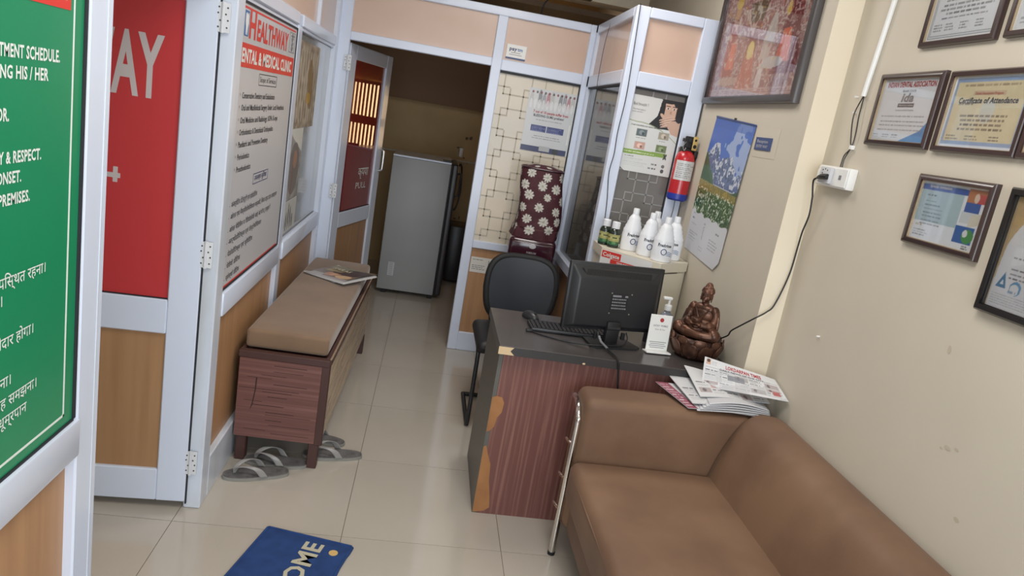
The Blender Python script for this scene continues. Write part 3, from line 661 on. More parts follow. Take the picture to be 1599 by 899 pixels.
# attendance certificate
w_, h_ = .318, .226; iw, ih = w_-.03, h_-.03; cv = cert_cv(iw, ih, (206, 214, 226)); cv.rect(.010, .010, iw-.010, ih-.008, (150, 174, 208)); cv.rect(.018, .020, iw-.018, ih-.018, (218, 206, 172))
cv.a += cv.noise(.02, .03, 5)[..., None]; cv.ell(iw/2+.01, .10, .026, .032, (206, 210, 206), .8); cv.lines(.04, .118, .11, 1, .01, .004, (120, 110, 90), .7)
cv.lines(.05, .085, iw-.05, 4, .012, .005, (110, 100, 84), .75, 'C', 8, .2)
for x in (.025, .10, .19): cv.lines(x, .032, x+.05, 2, .008, .003, (110, 104, 90), .7, seed=int(x*700))
cv.lines(.04, ih-.028, iw-.04, 1, .01, .005, (150, 130, 110), .6, 'C', 9, .05); cv.rect(.085, ih-.052, iw-.085, ih-.042, (196, 170, 150), .7)
n = framed('certificate_frame', 'brown framed cream attendance certificate with a blue border', 'certificate', rframe(XR, 1.998, 1.704), w_, h_, .015, .018, 'frame_brown', cv)
text('Certificate of Attendance', 'ink', n, w_/2, .137, .015, .215, z=FZ, align='C', bold=.016, shear=.1); text('Dental Association Program', 'ink_red', n, w_/2, .160, .007, .10, z=FZ, align='C')
cv = cert_cv(.2, .2, (190, 170, 180)); framed('certificate_frame', 'brown frame just entering the picture beside the cream attendance certificate', 'certificate', rframe(XR, 1.677, 1.704), .3, .228, .015, .018, 'frame_brown', Cv(.27, .198, .003, (188, 176, 186)))
# membership booklet frame
w_, h_ = .305, .205; iw, ih = w_-.034, h_-.034; cv = cert_cv(iw, ih, (202, 206, 212)); cv.rect(0, .055, iw*.66, ih-.008, (168, 190, 198)); cv.rect(0, ih-.026, iw*.70, ih-.010, (48, 84, 160))
cv.lines(.03, ih-.042, .08, 1, .01, .005, (70, 80, 90)); cv.lines(.03, ih-.058, .12, 7, .011, .0035, (90, 104, 112), .65, 'L', 4, .5); cv.lines(.015, .042, .05, 1, .01, .006, (170, 150, 110)); cv.lines(.012, .028, .08, 3, .007, .003, (110, 112, 116), .6)
cv.rect(iw*.70, ih-.042, iw-.01, ih-.006, (176, 112, 72)); cv.rect(iw*.83, ih-.042, iw-.01, ih-.018, (184, 72, 70)); cv.ell(iw*.83, ih-.028, .009, .013, (214, 190, 170)); cv.rect(iw*.70, ih-.068, iw-.025, ih-.042, (44, 84, 156))
cv.rect(iw*.68, ih-.098, iw-.02, ih-.068, (200, 206, 210)); cv.poly([(iw*.80, .062), (iw-.012, .075), (iw-.012, .105), (iw*.82, .098)], (210, 204, 188)); cv.rect(iw*.66, .02, iw-.02, .066, (36, 92, 164)); cv.ell(iw*.85, .040, .022, .019, (60, 140, 70)); cv.ell(iw*.81, .047, .009, .010, (214, 218, 220))
cv.lines(iw-.05, .012, iw-.02, 2, .007, .004, (90, 90, 96), .7)
n = framed('certificate_frame', 'small brown framed sheet with a blue header and colour pictures down its right side', 'certificate', rframe(XR, 2.006, 1.432), w_, h_, .017, .018, 'frame_brown', cv)
text('Special Invitation', 'paper_dim', n, .05, h_-.034, .0085, .09, z=FZ, bold=.02)
# black framed certificate, cut by the right edge
w_, h_ = .26, .315; iw, ih = w_-.036, h_-.036; cv = cert_cv(iw, ih, (156, 132, 94))
curve = .004+.03*(cv.Y/ih)**2+.10*np.clip((cv.Y/ih-.55), 0, 1)**1.5*2
cv.m(cv.X > curve, (204, 205, 210)); cv.lines(.045, ih*.46, .2, 1, .01, .005, (90, 90, 96), .8); cv.lines(.05, ih*.36, .2, 3, .011, .004, (90, 90, 96), .7, 'L', 8, .1)
cv.poly([(.016, .052), (.05, .052), (.036, .092)], (58, 112, 150)); cv.poly([(.027, .06), (.040, .06), (.035, .074)], (204, 205, 210)); cv.ell(.078, .058, .018, .018, (90, 140, 176)); cv.ell(.076, .055, .014, .014, (204, 205, 210)); cv.lines(.06, .045, .09, 1, .01, .006, (70, 110, 150))
cv.lines(.012, .034, .2, 5, .006, .002, (150, 152, 158), .7)
framed('certificate_frame', 'black framed certificate with a blue triangle mark, right of the blue-headed sheet', 'certificate', rframe(XR, 1.648, 1.320), w_, h_, .018, .022, 'frame_black', cv, lip='frame_black')
# large religious picture: a plain stand-in of robed red and orange figures
w_, h_ = .985, .78; fw = .030; iw, ih = w_-2*fw, h_-2*fw; cv = Cv(iw, ih, .004, (126, 62, 64)); nz1 = cv.noise(.016, .5, 21); nz2 = cv.noise(.035, .5, 22)
cv.rect(0, 0, iw, ih, (150, 122, 122), .5)
cv.m((np.abs(nz1) < .035), (198, 186, 178), .8); cv.m(nz2 > .16, (158, 96, 84), .45)
def robe(cx, y0, y1, wt, wb_, c, al=1.0): cv.poly([(cx-wb_/2, y0), (cx+wb_/2, y0), (cx+wt/2, y1), (cx-wt/2, y1)], c, al)
robe(.76, .09, .42, .10, .24, (110, 36, 46)); robe(.73, .14, .27, .07, .12, (200, 86, 44)); robe(.16, .10, .36, .07, .17, (150, 70, 66)); robe(.19, .13, .25, .05, .09, (202, 104, 78))
robe(.40, .03, .19, .09, .20, (172, 96, 80)); robe(.40, .19, .40, .12, .10, (132, 74, 66)); cv.ell(.40, .205, .036, .040, (204, 184, 104)); robe(.40, .175, .205, .03, .07, (204, 184, 104))
cv.ell(.565, .22, .045, .13, (176, 170, 164), .85, -.2); cv.ell(.64, .14, .10, .025, (172, 170, 170)); cv.ell(.20, .075, .13, .02, (178, 156, 144), .8); cv.ell(.55, .07, .030, .05, (206, 204, 204), .75)
robe(.40, .33, .42, .20, .12, (92, 72, 58)); cv.ell(.70, .35, .02, .03, (206, 176, 90), .9)
cv.m(np.abs(nz1+.12) < .02, (206, 196, 190), .7); cv.m((np.abs(nz2-.05) < .025) & (cv.Y > .25), (200, 190, 180), .7)
for cx, cy in ((.76, .47), (.40, .46), (.16, .40), (.56, .44)): cv.ell(cx, cy, .032, .042, (176, 138, 108)); cv.ell(cx, cy+.04, .04, .03, (190, 160, 90))
g = np.random.default_rng(3)
for k in range(120):
    a, b_ = g.random()*iw, g.random()*ih; cv.ell(a, b_, .004+.01*g.random(), .003+.006*g.random(), [(206, 196, 190), (170, 60, 56), (196, 150, 60)][k % 3], .55, g.random()*3)
for k in range(70): cv.ell(.67+.18*g.random(), .10+.32*g.random(), .003, .003, (206, 180, 170), .8)
for k in range(3): cv.rect(.0, .012+.010*k, iw, .016+.010*k, (188, 160, 158), .8)
framed('religious_picture', 'large dark framed picture of robed figures in red and orange, above the mountain calendar', 'picture', rframe(XF, 3.681, 1.827), w_, h_, fw, .032, 'frame_grey', cv, lip='frame_brown')
# calendar
cw, ch = .475, .665; cv = Cv(cw, ch, .0028, (206, 207, 212)); yb = .20
hz = .40; n1 = cv.noise(.06, 1, 31); n2 = cv.noise(.0085, 1, 32); n3 = cv.noise(.02, 1, 33)
Yn, Xn = cv.Y, cv.X; sky = Yn > hz
cv.m(sky, (66, 104, 184)); cv.m(sky & (n1+n3*.4+(Xn/cw-.4)*.8-(np.abs(Yn-.54)*4) > .05), (186, 196, 216), .7); cv.m(Yn > .62, (64, 96, 170), .6)
ridge = .455+.055*np.abs(np.sin(Xn*14+.6))+.05*np.exp(-((Xn-.13)/.06)**2)+n3*.03-.05*np.clip((Xn-.3)/.2, 0, 1)
mt = (Yn < ridge) & (Yn > .36); cv.m(mt, (92, 110, 150)); cv.m(mt & (n2*.6+n3*.9+(Yn-ridge)*2 > .05), (206, 210, 222), .9); cv.m(mt & (n2 < -.22), (58, 72, 104), .8)
hill = .50-Xn*.75+n3*.02; cv.m((Yn < np.maximum(hill, .385-.05*np.sin(Xn*6))) & (Yn > .3), (58, 96, 66)); cv.m((Yn < np.maximum(hill, .385)-.03) & (Yn > .3), (44, 80, 52), .6)
fld = Yn < .36-.02*Xn; cv.m(fld, (128, 122, 66)); cv.m(fld & (n2 > .1), (170, 146, 70), .8); cv.m(fld & (Yn < .315), (66, 100, 56), .85); cv.m(fld & (Yn < .325) & (n2+n3*.2 > .2), (206, 214, 200), .9); cv.m(fld & (Yn < .30) & (n2 < -.2), (34, 66, 36), .8)
cv.m(Yn < yb+.006*np.sin(Xn*60)+n3*.008, (206, 207, 212))
cv.lines(.03, .185, .06, 1, .01, .006, (130, 132, 140)); cv.lines(.03, .160, .07, 1, .01, .008, (70, 72, 84)); cv.lines(.36, .150, .41, 1, .01, .008, (70, 72, 84)); cv.lines(.03, .135, .12, 1, .01, .004, (140, 142, 150), .7)
for k in range(5): cv.ell(.205, .165-.017*k, .012, .004, (150, 152, 160), .7, .6*k)
cv.lines(.03, .095, .15, 4, .013, .005, (150, 152, 160), .7, seed=3); cv.lines(.30, .110, .43, 4, .014, .005, (150, 152, 160), .7, seed=4); cv.lines(.19, .05, .27, 2, .014, .004, (170, 172, 178), .7, seed=5)
def cw_(u, v):
    z = .003+.010*np.sin(np.clip(v, 0, 1)*PI)*.5+.012*np.exp(-((1-v)/.02)**2)*0+.02*np.clip(.18-v, 0, 1)*u
    return (u*cw, v*ch+.045*np.clip(.12-v, 0, .12)/.12*np.clip((u-.9)/.1, 0, 1), z)
Mc = rframe(XF, 3.535, 1.098) @ Matrix.Rotation(math.radians(-4.0), 4, 'Z')
n = thing('wall_calendar', 'tall wall calendar with snowy mountains over a flower meadow, right of the fire extinguisher', 'calendar', Mx=Mc)
n.location = (XF, 3.535, 1.105); print_obj('print', cv, 'print_gloss', n, warp=cw_); box('hanging_rod', (.0, ch-.004, .001), (cw, ch+.004, .007), 'plate_blue', n, .002)
box('nail', (cw/2-.003, ch+.002, 0), (cw/2+.003, ch+.012, .010), 'screw', n)
n = board('name_plate', 'small blue name plate in a taped clear sleeve, right of the mountain calendar', 'sign', rframe(XF-.0052, 2.985, 1.637), .150, .052, 'plate_blue')
text('Reception', 'paper_dim', n, .02, .030, .013, .10, z=.0008); text('ENTRY WAY', 'paper_dim', n, .02, .010, .012, .105, z=.0008)
box('tape', (-.012, -.03, -.0046), (.20, .09, -.0042), 'wall_paint', n)

# ------------------------------------------------------------------ bench with cushion
bn = thing('storage_bench', 'long low wooden storage bench with peeling reddish end panel, under the clinic sign', 'bench', (-.668, 2.862, 0), math.radians(-1.2))
LW, LL, H0, H1 = .372, 1.545, .12, .497
box('body', (.012, .012, H0), (LW-.012, LL, H1-.012), 'rosewood_dark', bn, .003, 1)
box('end_panel', (.006, 0, H0-.004), (LW-.032, .012, H1-.03), 'rosewood_side', bn, .001, 1)
for y0, y1 in ((.03, .76), (.765, LL-.03)):
    o = box('side_panel', (LW-.012, y0, H0+.012), (LW-.004, y1, H1-.035), 'bench_front', bn, .002, 1)
obj('crack', B().prism([(.078, .385), (.083, .383), (.081, .330), (.073, .262), (.062, .235), (.070, .268), (.077, .330)], 0, .0006, T=Matrix(((1, 0, 0, 0), (0, 0, 1, -.0007), (0, 1, 0, 0), (0, 0, 0, 1)))), 'crack', bn)
bb = B()
for k in range(16):
    z = .135+k*.0205+random.uniform(-.006, .006); x0 = random.uniform(.01, .16); x1 = min(.315, x0+random.uniform(.05, .25))
    bb.box((x0, -.0006, z), (x1, .001, z+random.uniform(.0008, .002)))
stuff(obj('veneer_split', bb, 'crack', bn, label='thin splits in the veneer'))
for x0, x1, y0, y1 in ((0, LW, -.004, .03), (0, .018, .03, LL), (LW-.024, LW+.002, .03, LL), (.018, LW-.024, LL-.02, LL)):
    box('top_rim', (x0, y0, H1-.03), (x1, y1, H1), 'rosewood_dark', bn, .003, 1)
box('edge_strip', (LW-.006, .01, H1), (LW+.002, LL, H1+.003), 'lip_light', bn, .001, 1)
box('corner_post', (LW-.034, -.001, H0-.01), (LW+.001, .02, H1-.02), 'rosewood_dark', bn, .003, 1)
for x, y in ((.015, .01), (LW-.055, .002), (.015, LL-.05), (LW-.045, LL-.05)):
    box('leg', (x, y, 0), (x+.042, y+.042, H0), 'rosewood_dark', bn, .003, 1)
c_ = thing('bench_cushion', 'flat brown suede cushion covering the bench top', 'cushion', (-.668, 2.862, 0), math.radians(-1.2))
b = B().box((.012, .045, H1-.002), (LW-.022, LL-.015, H1+.078), .016, 3)
bmesh.ops.subdivide_edges(b.b, edges=[e for e in b.b.edges if e.calc_length() > .2], cuts=12, use_grid_fill=True)
for v in b.b.verts:
    u = (v.co.x-.012)/(LW-.034); t = (v.co.y-.045)/(LL-.06)
    if v.co.z > H1+.05: v.co.z += .008*math.sin(PI*min(max(u, 0), 1))*math.sin(PI*min(max(t, 0), 1))**.5+.001*math.sin(t*31)*math.sin(u*5)
obj('cover', b, 'bench_suede', c_, ang=60)
b = B(); z = H1+.068
b.tube([(.022, .05, z), (LW-.032, .05, z), (LW-.026, .07, z), (LW-.026, LL-.03, z)], .0022, 6); obj('piping', b, 'bench_suede', c_)
# magazine: open cover page and a spread of loose pages
mg = thing('magazine', 'glossy magazine with a portrait cover on the far half of the bench cushion', 'magazine', Mx=frame4((-.615, 3.930, .587), (.245, -.150, 0), (.10, .36, 0)) @ Matrix.Identity(4))
mw, mh = .285, .30; cv = Cv(mw, mh, .003, (120, 104, 88)); cv.a += cv.noise(.03, .10, 51)[..., None]
cv.rect(0, .23, .20, mh, (136, 136, 116)); cv.ell(.20, .19, .10, .09, (64, 50, 48)); cv.ell(.13, .10, .045, .055, (184, 132, 100)); cv.ell(.15, .15, .06, .035, (60, 40, 34)); cv.ell(.14, .09, .02, .03, (206, 160, 124)); cv.rect(.03, .15, .14, .20, (176, 160, 110), .7)
cv.ell(.22, .07, .05, .035, (214, 180, 140)); cv.rect(.0, .0, mw, .03, (186, 180, 184), .8); cv.rect(.02, .03, .10, .07, (196, 200, 200), .6)
def mwarp(u, v): return (u*mw, v*mh, .003+.012*u*u+.006*np.sin(PI*v)*u)
print_obj('cover_page', cv, 'print_gloss', mg, warp=mwarp)
text('SARAS', 'mat_cream', mg, .05, .185, .038, .12, z=.011, bold=.016)
for k in range(3):
    b = B().grid(lambda u, v, k=k: (u*mw+.012*k*u, v*mh-.012*(k+1)*u, -.0+.003-.0014*k+.010*u*u), 10, 8); obj('page', b, 'paper', mg, ang=80)
mg2 = thing('newspaper_leaf', 'white printed leaf under the right edge of the bench magazine', 'paper', Mx=frame4((-.430, 3.785, .584), (.17, .125, 0), (-.10, .20, 0)))
cv = Cv(.20, .15, .003, (206, 204, 208)); cv.lines(.01, .13, .19, 9, .014, .005, (130, 124, 132), .6); cv.ell(.1, .09, .05, .03, (214, 176, 138))
print_obj('print', cv, 'print_matte', mg2, warp=lambda u, v: (u*.20, v*.15, .004+.006*np.sin(u*PI))); b = B().grid(lambda u, v: (u*.20, v*.15, .0025+.006*math.sin(u*PI)), 8, 4); obj('sheet', b, 'paper', mg2, ang=80)

# ------------------------------------------------------------------ flip-flops
def sandal(loc, rz, label, L=.262, Wd=.096, flip=1):
    t = thing('flip_flop', label, 'sandal', loc, rz, 'grey flip-flops around the bench legs')
    out = []
    for k in range(40):
        a = 2*PI*k/40; x = math.cos(a)*L/2; wv = Wd/2*(1-.16*math.exp(-((x+.01)/.04)**2)-.10*(x < 0)*min(1, -x/(.1)))
        out.append((x, flip*math.copysign(abs(math.sin(a))**.75, math.sin(a))*wv))
    obj('sole', B().prism([(x*1.0, y) for x, y in out], 0, .014), 'sandal_edge', t)
    obj('footbed', B().prism([(x*.975, y*.96) for x, y in out], .012, .018), 'sandal_grey', t)
    for sg in (1, -1):
        pts = arc([(.085, 0, .018), (.078, sg*.006, .042), (.045, sg*.028, .060), (.0, sg*.044, .050), (-.028, sg*.046, .014)], 6)
        b = B(); n_ = len(pts)
        def fn(u, v):
            i = min(int(round(u*(n_-1))), n_-1); p = pts[i]; wv = .006+.0125*min(1, u*2.2)
            return (p.x+(v-.5)*2*wv*.8, p.y+(v-.5)*sg*wv*.3, p.z+.0015*math.sin(v*PI))
        b.grid(fn, n_-1, 4); o = obj('strap', b, 'strap_grey', t, ang=80)
        md = o.modifiers.new('s', 'SOLIDIFY'); md.thickness = .003
    return t
sandal((-.532, 2.752, 0), math.radians(198), 'grey flip-flop lying farthest left, in front of the bench')
sandal((-.478, 2.866, 0), math.radians(180), 'grey flip-flop half under the near end of the bench, between its two front legs')
sandal((-.255, 2.982, 0), math.radians(190), 'grey flip-flop sticking out past the right front leg of the bench')
sandal((-.345, 3.12, 0), math.radians(170), 'grey flip-flop mostly hidden under the bench, only its heel end showing')

# ------------------------------------------------------------------ welcome mat
a_ = Vector((.23, .973, 0)).normalized()
mt = thing('welcome_mat', 'blue welcome mat with cream lettering and a gold dot on the tiled floor', 'mat', Mx=frame4((-.313, 2.067, 0), a_, (-a_.y, a_.x, 0)))
ml, mw_ = .60, .33
b = B().box((-ml/2, -mw_/2, 0), (ml/2, mw_/2, .007), .003, 2)
bmesh.ops.subdivide_edges(b.b, edges=[e for e in b.b.edges if e.calc_length() > .2], cuts=14, use_grid_fill=True)
for v in b.b.verts:
    v.co.y += .003*math.sin(v.co.x*40) if abs(v.co.y) > .15 else 0; v.co.x += .003*math.sin(v.co.y*50) if abs(v.co.x) > .28 else 0
obj('pile', b, 'mat_blue', mt)
obj('border', B().tube([(-ml/2+.004, -mw_/2+.004, .007), (ml/2-.008, -mw_/2+.004, .007), (ml/2-.004, -mw_/2+.008, .007), (ml/2-.004, mw_/2-.008, .007), (ml/2-.008, mw_/2-.004, .007), (-ml/2+.004, mw_/2-.004, .007)], .0045, 8), 'mat_blue', mt)
text('WELCOME', 'mat_cream', mt, 0, -.066, .066, .53, z=.0085, align='C', bold=.016)
for x in (.235, -.235): obj('gold_dot', B().lathe([(.016, .0), (.016, .0018), (0, .002)], 20, T=Matrix.Translation((x, -.112, .0072))), 'mat_gold', mt)

# ------------------------------------------------------------------ desk
dk = thing('reception_desk', 'reception desk with dark top and worn reddish brown front, beside the brown sofa', 'desk', (.352, 2.60, 0))
DW, DD, DH = 1.34-.352-.003, .54, .745
b = B().box((0, 0, DH-.036), (DW, DD, DH), .002, 1); obj('desktop', b, 'desk_black', dk)
box('edge_band', (-.001, -.0015, DH-.035), (DW, 0, DH-.002), 'desk_edge', dk)
obj('chipped_corner', B().prism([(-.001, DH-.034), (.062, DH-.034), (.045, DH-.018), (.058, DH-.003), (-.001, DH-.003)], -.0022, -.0014, T=Matrix(((1, 0, 0, 0), (0, 0, 1, 0), (0, 1, 0, 0), (0, 0, 0, 1)))), 'raw_edge', dk, label='pale bare chip at the desk corner')
obj('chip', B().ell((.34, -.002, DH-.030), (.006, .001, .004)), 'raw_edge', dk)
box('front_panel', (.028, .040, .0), (DW-.01, .058, DH-.036), 'rosewood_desk', dk)
box('side_panel', (.010, .040, 0), (.028, DD-.0, DH-.036), 'desk_grey', dk, .001, 1); box('side_panel', (DW-.03, .058, 0), (DW-.012, DD-.01, DH-.036), 'desk_grey', dk)
box('shelf', (.028, .30, .36), (DW-.03, DD-.02, .378), 'desk_grey', dk)
Tf = Matrix(((1, 0, 0, 0), (0, 0, 1, .0388), (0, 1, 0, 0), (0, 0, 0, 1)))
for pts in ([(.012, .515), (.030, .522), (.052, .518), (.063, .495), (.060, .455), (.045, .430), (.040, .390), (.024, .370), (.012, .365)], [(.012, .300), (.022, .305), (.034, .270), (.052, .225), (.058, .150), (.072, .08), (.078, .03), (.055, .012), (.012, .004)]):
    obj('peeled_patch', B().prism(pts, -.0006, .0006, T=Tf), 'raw_ply', dk, label='patch of bare board where the laminate has come off')
# ------------------------------------------------------------------ monitor
mo = thing('computer_monitor', 'black computer monitor seen from behind on the desk', 'monitor', (.835, 2.835, DH), math.radians(14))
mwd, mht = .446, .282; zb = .052
tl = Matrix.Translation((0, .0, zb)) @ Matrix.Rotation(math.radians(-4), 4, 'X') @ Matrix.Translation((0, 0, 0))
box('screen_bezel', (-mwd/2, .004, 0), (mwd/2, .026, mht), 'plastic_black', mo, .004, 2, Mx=tl)
b = B(); t = bmesh.new(); bmesh.ops.create_cube(t, size=1)
for v in t.verts:
    back = v.co.y < 0
    v.co = Vector((v.co.x*(mwd-.012 if not back else mwd-.075), -.022 if back else .006, (mht-.008 if not back else mht-.062) if v.co.z > 0 else (.006 if not back else .02)))
bmesh.ops.bevel(t, geom=t.edges[:], offset=.006, segments=2, profile=.5, affect='EDGES'); b.merge(t)
obj('rear_shell', b, 'plastic_black', mo, Mx=tl)
obj('vent_panel', B().prism([(-.178, mht-.020), (.178, mht-.020), (.150, mht-.056), (-.150, mht-.056)], 0, .003, T=Matrix(((1, 0, 0, 0), (0, 0, -1, -.0125), (0, 1, 0, 0), (0, 0, 0, 1)))), 'desk_edge', mo, Mx=tl)
b = B()
for k in range(44): b.box((-.155+k*.0070, -.0125, mht-.050), (-.1525+k*.0070, -.004, mht-.026), T=Matrix.Identity(4))
stuff(obj('vent_slots', b, 'rubber', mo, Mx=tl @ Matrix.Translation((0, -.0048, 0)) ))
lb = box('rating_label', (-.030, -.0232, .085), (.050, -.0222, .165), 'plastic_dark', mo, Mx=tl)
b = B(); g = random.Random(2)
for k in range(4):
    x = -.024
    while x < .042:
        wd = g.uniform(.003, .008); b.box((x, -.0240, .138-.013*k), (x+wd, -.0232, .1435-.013*k)); x += wd+.0026
b.box((-.024, -.0240, .150), (.016, -.0232, .158)); b.box((.034, -.0240, .150), (.048, -.0232, .158)); stuff(obj('small_print', b, 'ink_grey', lb))
for x, z in ((-.03, .165), (.065, .165), (-.03, .080), (.065, .080)): obj('screw', B().cyl((x, -.0225, z), (x, -.0240, z), .003, 10), 'steel', mo, Mx=tl)
obj('neck', B().box((-.032, -.034, .004), (.030, -.004, .10), .006, 2), 'plastic_dark', mo)
obj('hinge_cap', B().cyl((-.03, -.024, .070), (.03, -.024, .070), .012, 16), 'plastic_black', mo)
obj('base_plate', B().prism([(-.115, -.075), (-.095, -.095), (.090, -.095), (.115, -.075), (.095, .075), (-.095, .075)], 0, .008), 'plastic_dark', mo)
for x, dx in ((-.075, 0), (.055, 0)): obj('port_plug', B().box((x-.008, -.030, .022), (x+.008, -.016, .052), .002, 1), 'plastic_dark', mo)
Mm = Matrix.Translation((.835, 2.835, DH)) @ Matrix.Rotation(math.radians(14), 4, 'Z')
def mo_w(x, y, z): return Mm @ Vector((x, y, z))
o = obj('power_cable', B().tube(arc([mo_w(-.068, -.026, .052), mo_w(-.070, -.045, .030), (.790, 2.76, DH+.018), (.806, 2.68, DH+.012), (.822, 2.594, DH+.006), (.832, 2.588, DH-.04), (.848, 2.590, .60), (.855, 2.60, .45), (.86, 2.615, .20)], 8), .0042, 8), 'plastic_dark')
tag(o, 'black cable running from the monitor over the front edge of the desk', 'cable')
o = obj('cable_sleeve', B().tube(arc([mo_w(-.069, -.044, .040), mo_w(-.066, -.06, .024), (.794, 2.74, DH+.017), (.802, 2.70, DH+.014)], 6), .0050, 8), 'ink_grey', o, label='pale grey stretch of the cable')
o = obj('video_cable', B().tube(arc([mo_w(.066, -.028, .055), mo_w(.060, -.055, .035), mo_w(.030, -.075, .014), mo_w(-.020, -.082, .012), (.77, 2.73, DH+.012), (.66, 2.745, DH+.005), (.56, 2.790, DH+.004), (.50, 2.835, DH+.004)], 8), .0030, 8), 'plastic_dark')
tag(o, 'thin black lead lying across the desk top below the keyboard', 'cable')
obj('plug', B().box((.482, 2.826, DH), (.508, 2.846, DH+.012), .003, 2), 'plastic_dark', o)
# keyboard and mouse
kb = thing('keyboard', 'black keyboard half under the monitor', 'keyboard', (.655, 2.905, DH), math.radians(2))
obj('case', B().box((-.150, -.055, 0), (.215, .070, .016), .004, 2), 'plastic_black', kb)
b = B()
for r in range(5):
    for c in range(19): b.box((-.143+c*.0186, -.048+r*.022, .014), (-.127+c*.0186, -.030+r*.022, .021), .0015, 1)
stuff(obj('keys', b, 'plastic_dark', kb))
ms = thing('computer_mouse', 'black computer mouse on the far left of the desk top', 'mouse', (.528, 3.045, DH), math.radians(-60))
b = B().ell((0, 0, .004), (.052, .030, .030), seg=24)
for v in b.b.verts: v.co.z = max(v.co.z, 0)
sh = obj('shell', b, 'plastic_black', ms, ang=70); obj('wheel', B().cyl((.028, -.004, .026), (.028, .004, .026), .007, 12), 'rubber', ms)
# QR payment stand without its code, sanitizer bottle
st = thing('payment_stand', 'small white counter-top card stand with a red emblem, in front of the bronze statue', 'stand', Mx=frame4((.992, 2.792, DH), (1, .10, 0), (0, 0, 1)) @ Matrix.Rotation(math.radians(-5), 4, 'X'))
obj('card', B().box((0, .0, -.003), (.098, .158, 0), .001, 1), 'white_plastic', st)
obj('foot', B().box((-.012, -.0, -.004), (.098, .006, .045), .001, 1), 'white_plastic', st)
obj('emblem', B().lathe([(.009, 0), (.009, .0006), (0, .0008)], 20, T=Matrix.Translation((.052, .136, 0))), 'ink_red', st)
text('LUCKY  MOBILE', 'ink', st, .050, .108, .0075, .065, align='C'); text('Scan & Pay', 'ink_grey', st, .050, .093, .006, .045, align='C')
b = B()
for k in range(4): b.box((.012+.004*(k % 2), .040-.008*k, 0), (.088-.006*(k % 2), .0425-.008*k, .0006))
stuff(obj('small_print', b, 'ink_grey', st))
sn = thing('sanitizer_bottle', 'small clear pump bottle of hand sanitizer with a blue label, behind the white card stand', 'bottle', (1.122, 2.985, DH)); sn.scale = (1.1, 1.1, 1.12)
obj('bottle', B().lathe([(.026, 0), (.029, .006), (.029, .100), (.024, .110), (.013, .118), (.012, .128), (0, .128)], 24, sy=.75), 'clear_plastic', sn)
lb = obj('label', B().lathe([(.0296, .055), (.0296, .100)], 24, sy=.76), 'blue_label', sn)
obj('collar', B().lathe([(.015, .126), (.015, .146), (.008, .150), (0, .150)], 18), 'white_plastic', sn)
obj('pump', B().cyl((0, 0, .148), (0, 0, .172), .005, 10).box((-.028, -.008, .168), (.010, .008, .180), .004, 2), 'white_plastic', sn)
tape = thing('black_tape_roll', 'small black roll lying behind the white card stand at the monitor edge', 'tape', (1.045, 2.93, DH))
obj('roll', B().lathe([(.014, 0), (.026, 0), (.026, .05), (.014, .05), (.014, 0)], 24), 'plastic_dark', tape)

# ------------------------------------------------------------------ bronze seated figure on a lotus bowl
bd = thing('seated_statue', 'bronze seated meditating statue on a lotus bowl base, on the desk by the wall', 'statue', (1.207, 2.80, DH), math.radians(-44))
prof = [(.070, 0), (.078, .004), (.088, .02), (.104, .048), (.110, .070), (.106, .084), (.098, .092), (.093, .094), (.088, .088), (0, .088)]
obj('lotus_bowl', B().lathe(prof, 48), 'bronze_dark', bd)
for ring, (n_, rr, zz, hh, ww, tlt) in enumerate(((9, .100, .046, .038, .034, .36), (9, .106, .082, .020, .026, .05))):
    for k in range(n_):
        a = 2*PI*(k+.5*ring)/n_; b = B()
        R = Matrix.Rotation(a, 4, 'Z') @ Matrix.Translation((rr, 0, zz)) @ Matrix.Rotation(tlt, 4, 'Y')
        def pf(u, v):
            s_ = (u-.5)*2; wv = ww*math.sqrt(max(0, 1-abs(v*2-1)**2.6)); return R @ Vector((.006*(1-s_*s_)*math.sin(PI*v)+.001, s_*wv, (v-.5)*2*hh))
        b.grid(pf, 8, 8); o = obj('petal', b, 'bronze', bd, ang=80); md = o.modifiers.new('s', 'SOLIDIFY'); md.thickness = .003; md.offset = -1
        p_ = [R @ Vector((.003, sx_*ww*math.sqrt(max(0, 1-abs(v*2-1)**2.6)), (v-.5)*2*hh)) for sx_, v in [(-1, .1+.8*i/8) for i in range(9)]+[(1, .9-.8*i/8) for i in range(9)]]
        obj('petal_rim', B().tube(p_, .0016, 5), 'bronze', o)
b = B(); Z = .092
E_ = lambda c, r, rot=None: b.ell(c, r, rot, 20)
def RX(d): return Matrix.Rotation(math.radians(d), 3, 'X')
def RZ(d): return Matrix.Rotation(math.radians(d), 3, 'Z')
# seat and crossed legs (front is -y)
E_((0, .006, Z+.020), (.058, .044, .026)); b.tube(arc([(.030, .010, Z+.026), (.060, -.014, Z+.024), (.072, -.030, Z+.020)], 5), [.026]*5+[.025]*6, 14)
b.tube(arc([(-.030, .010, Z+.026), (-.060, -.014, Z+.024), (-.072, -.030, Z+.020)], 5), [.026]*5+[.025]*6, 14)
E_((.074, -.028, Z+.022), (.024, .026, .023)); E_((-.074, -.028, Z+.022), (.024, .026, .023))
b.tube(arc([(.078, -.036, Z+.020), (.030, -.056, Z+.017), (-.030, -.052, Z+.020)], 5), .0155, 12); b.tube(arc([(-.078, -.036, Z+.020), (-.030, -.050, Z+.014), (.030, -.046, Z+.016)], 5), .0155, 12)
E_((-.036, -.050, Z+.030), (.020, .010, .007)); E_((.034, -.046, Z+.028), (.020, .010, .007)); E_((0, -.020, Z+.020), (.050, .036, .018))
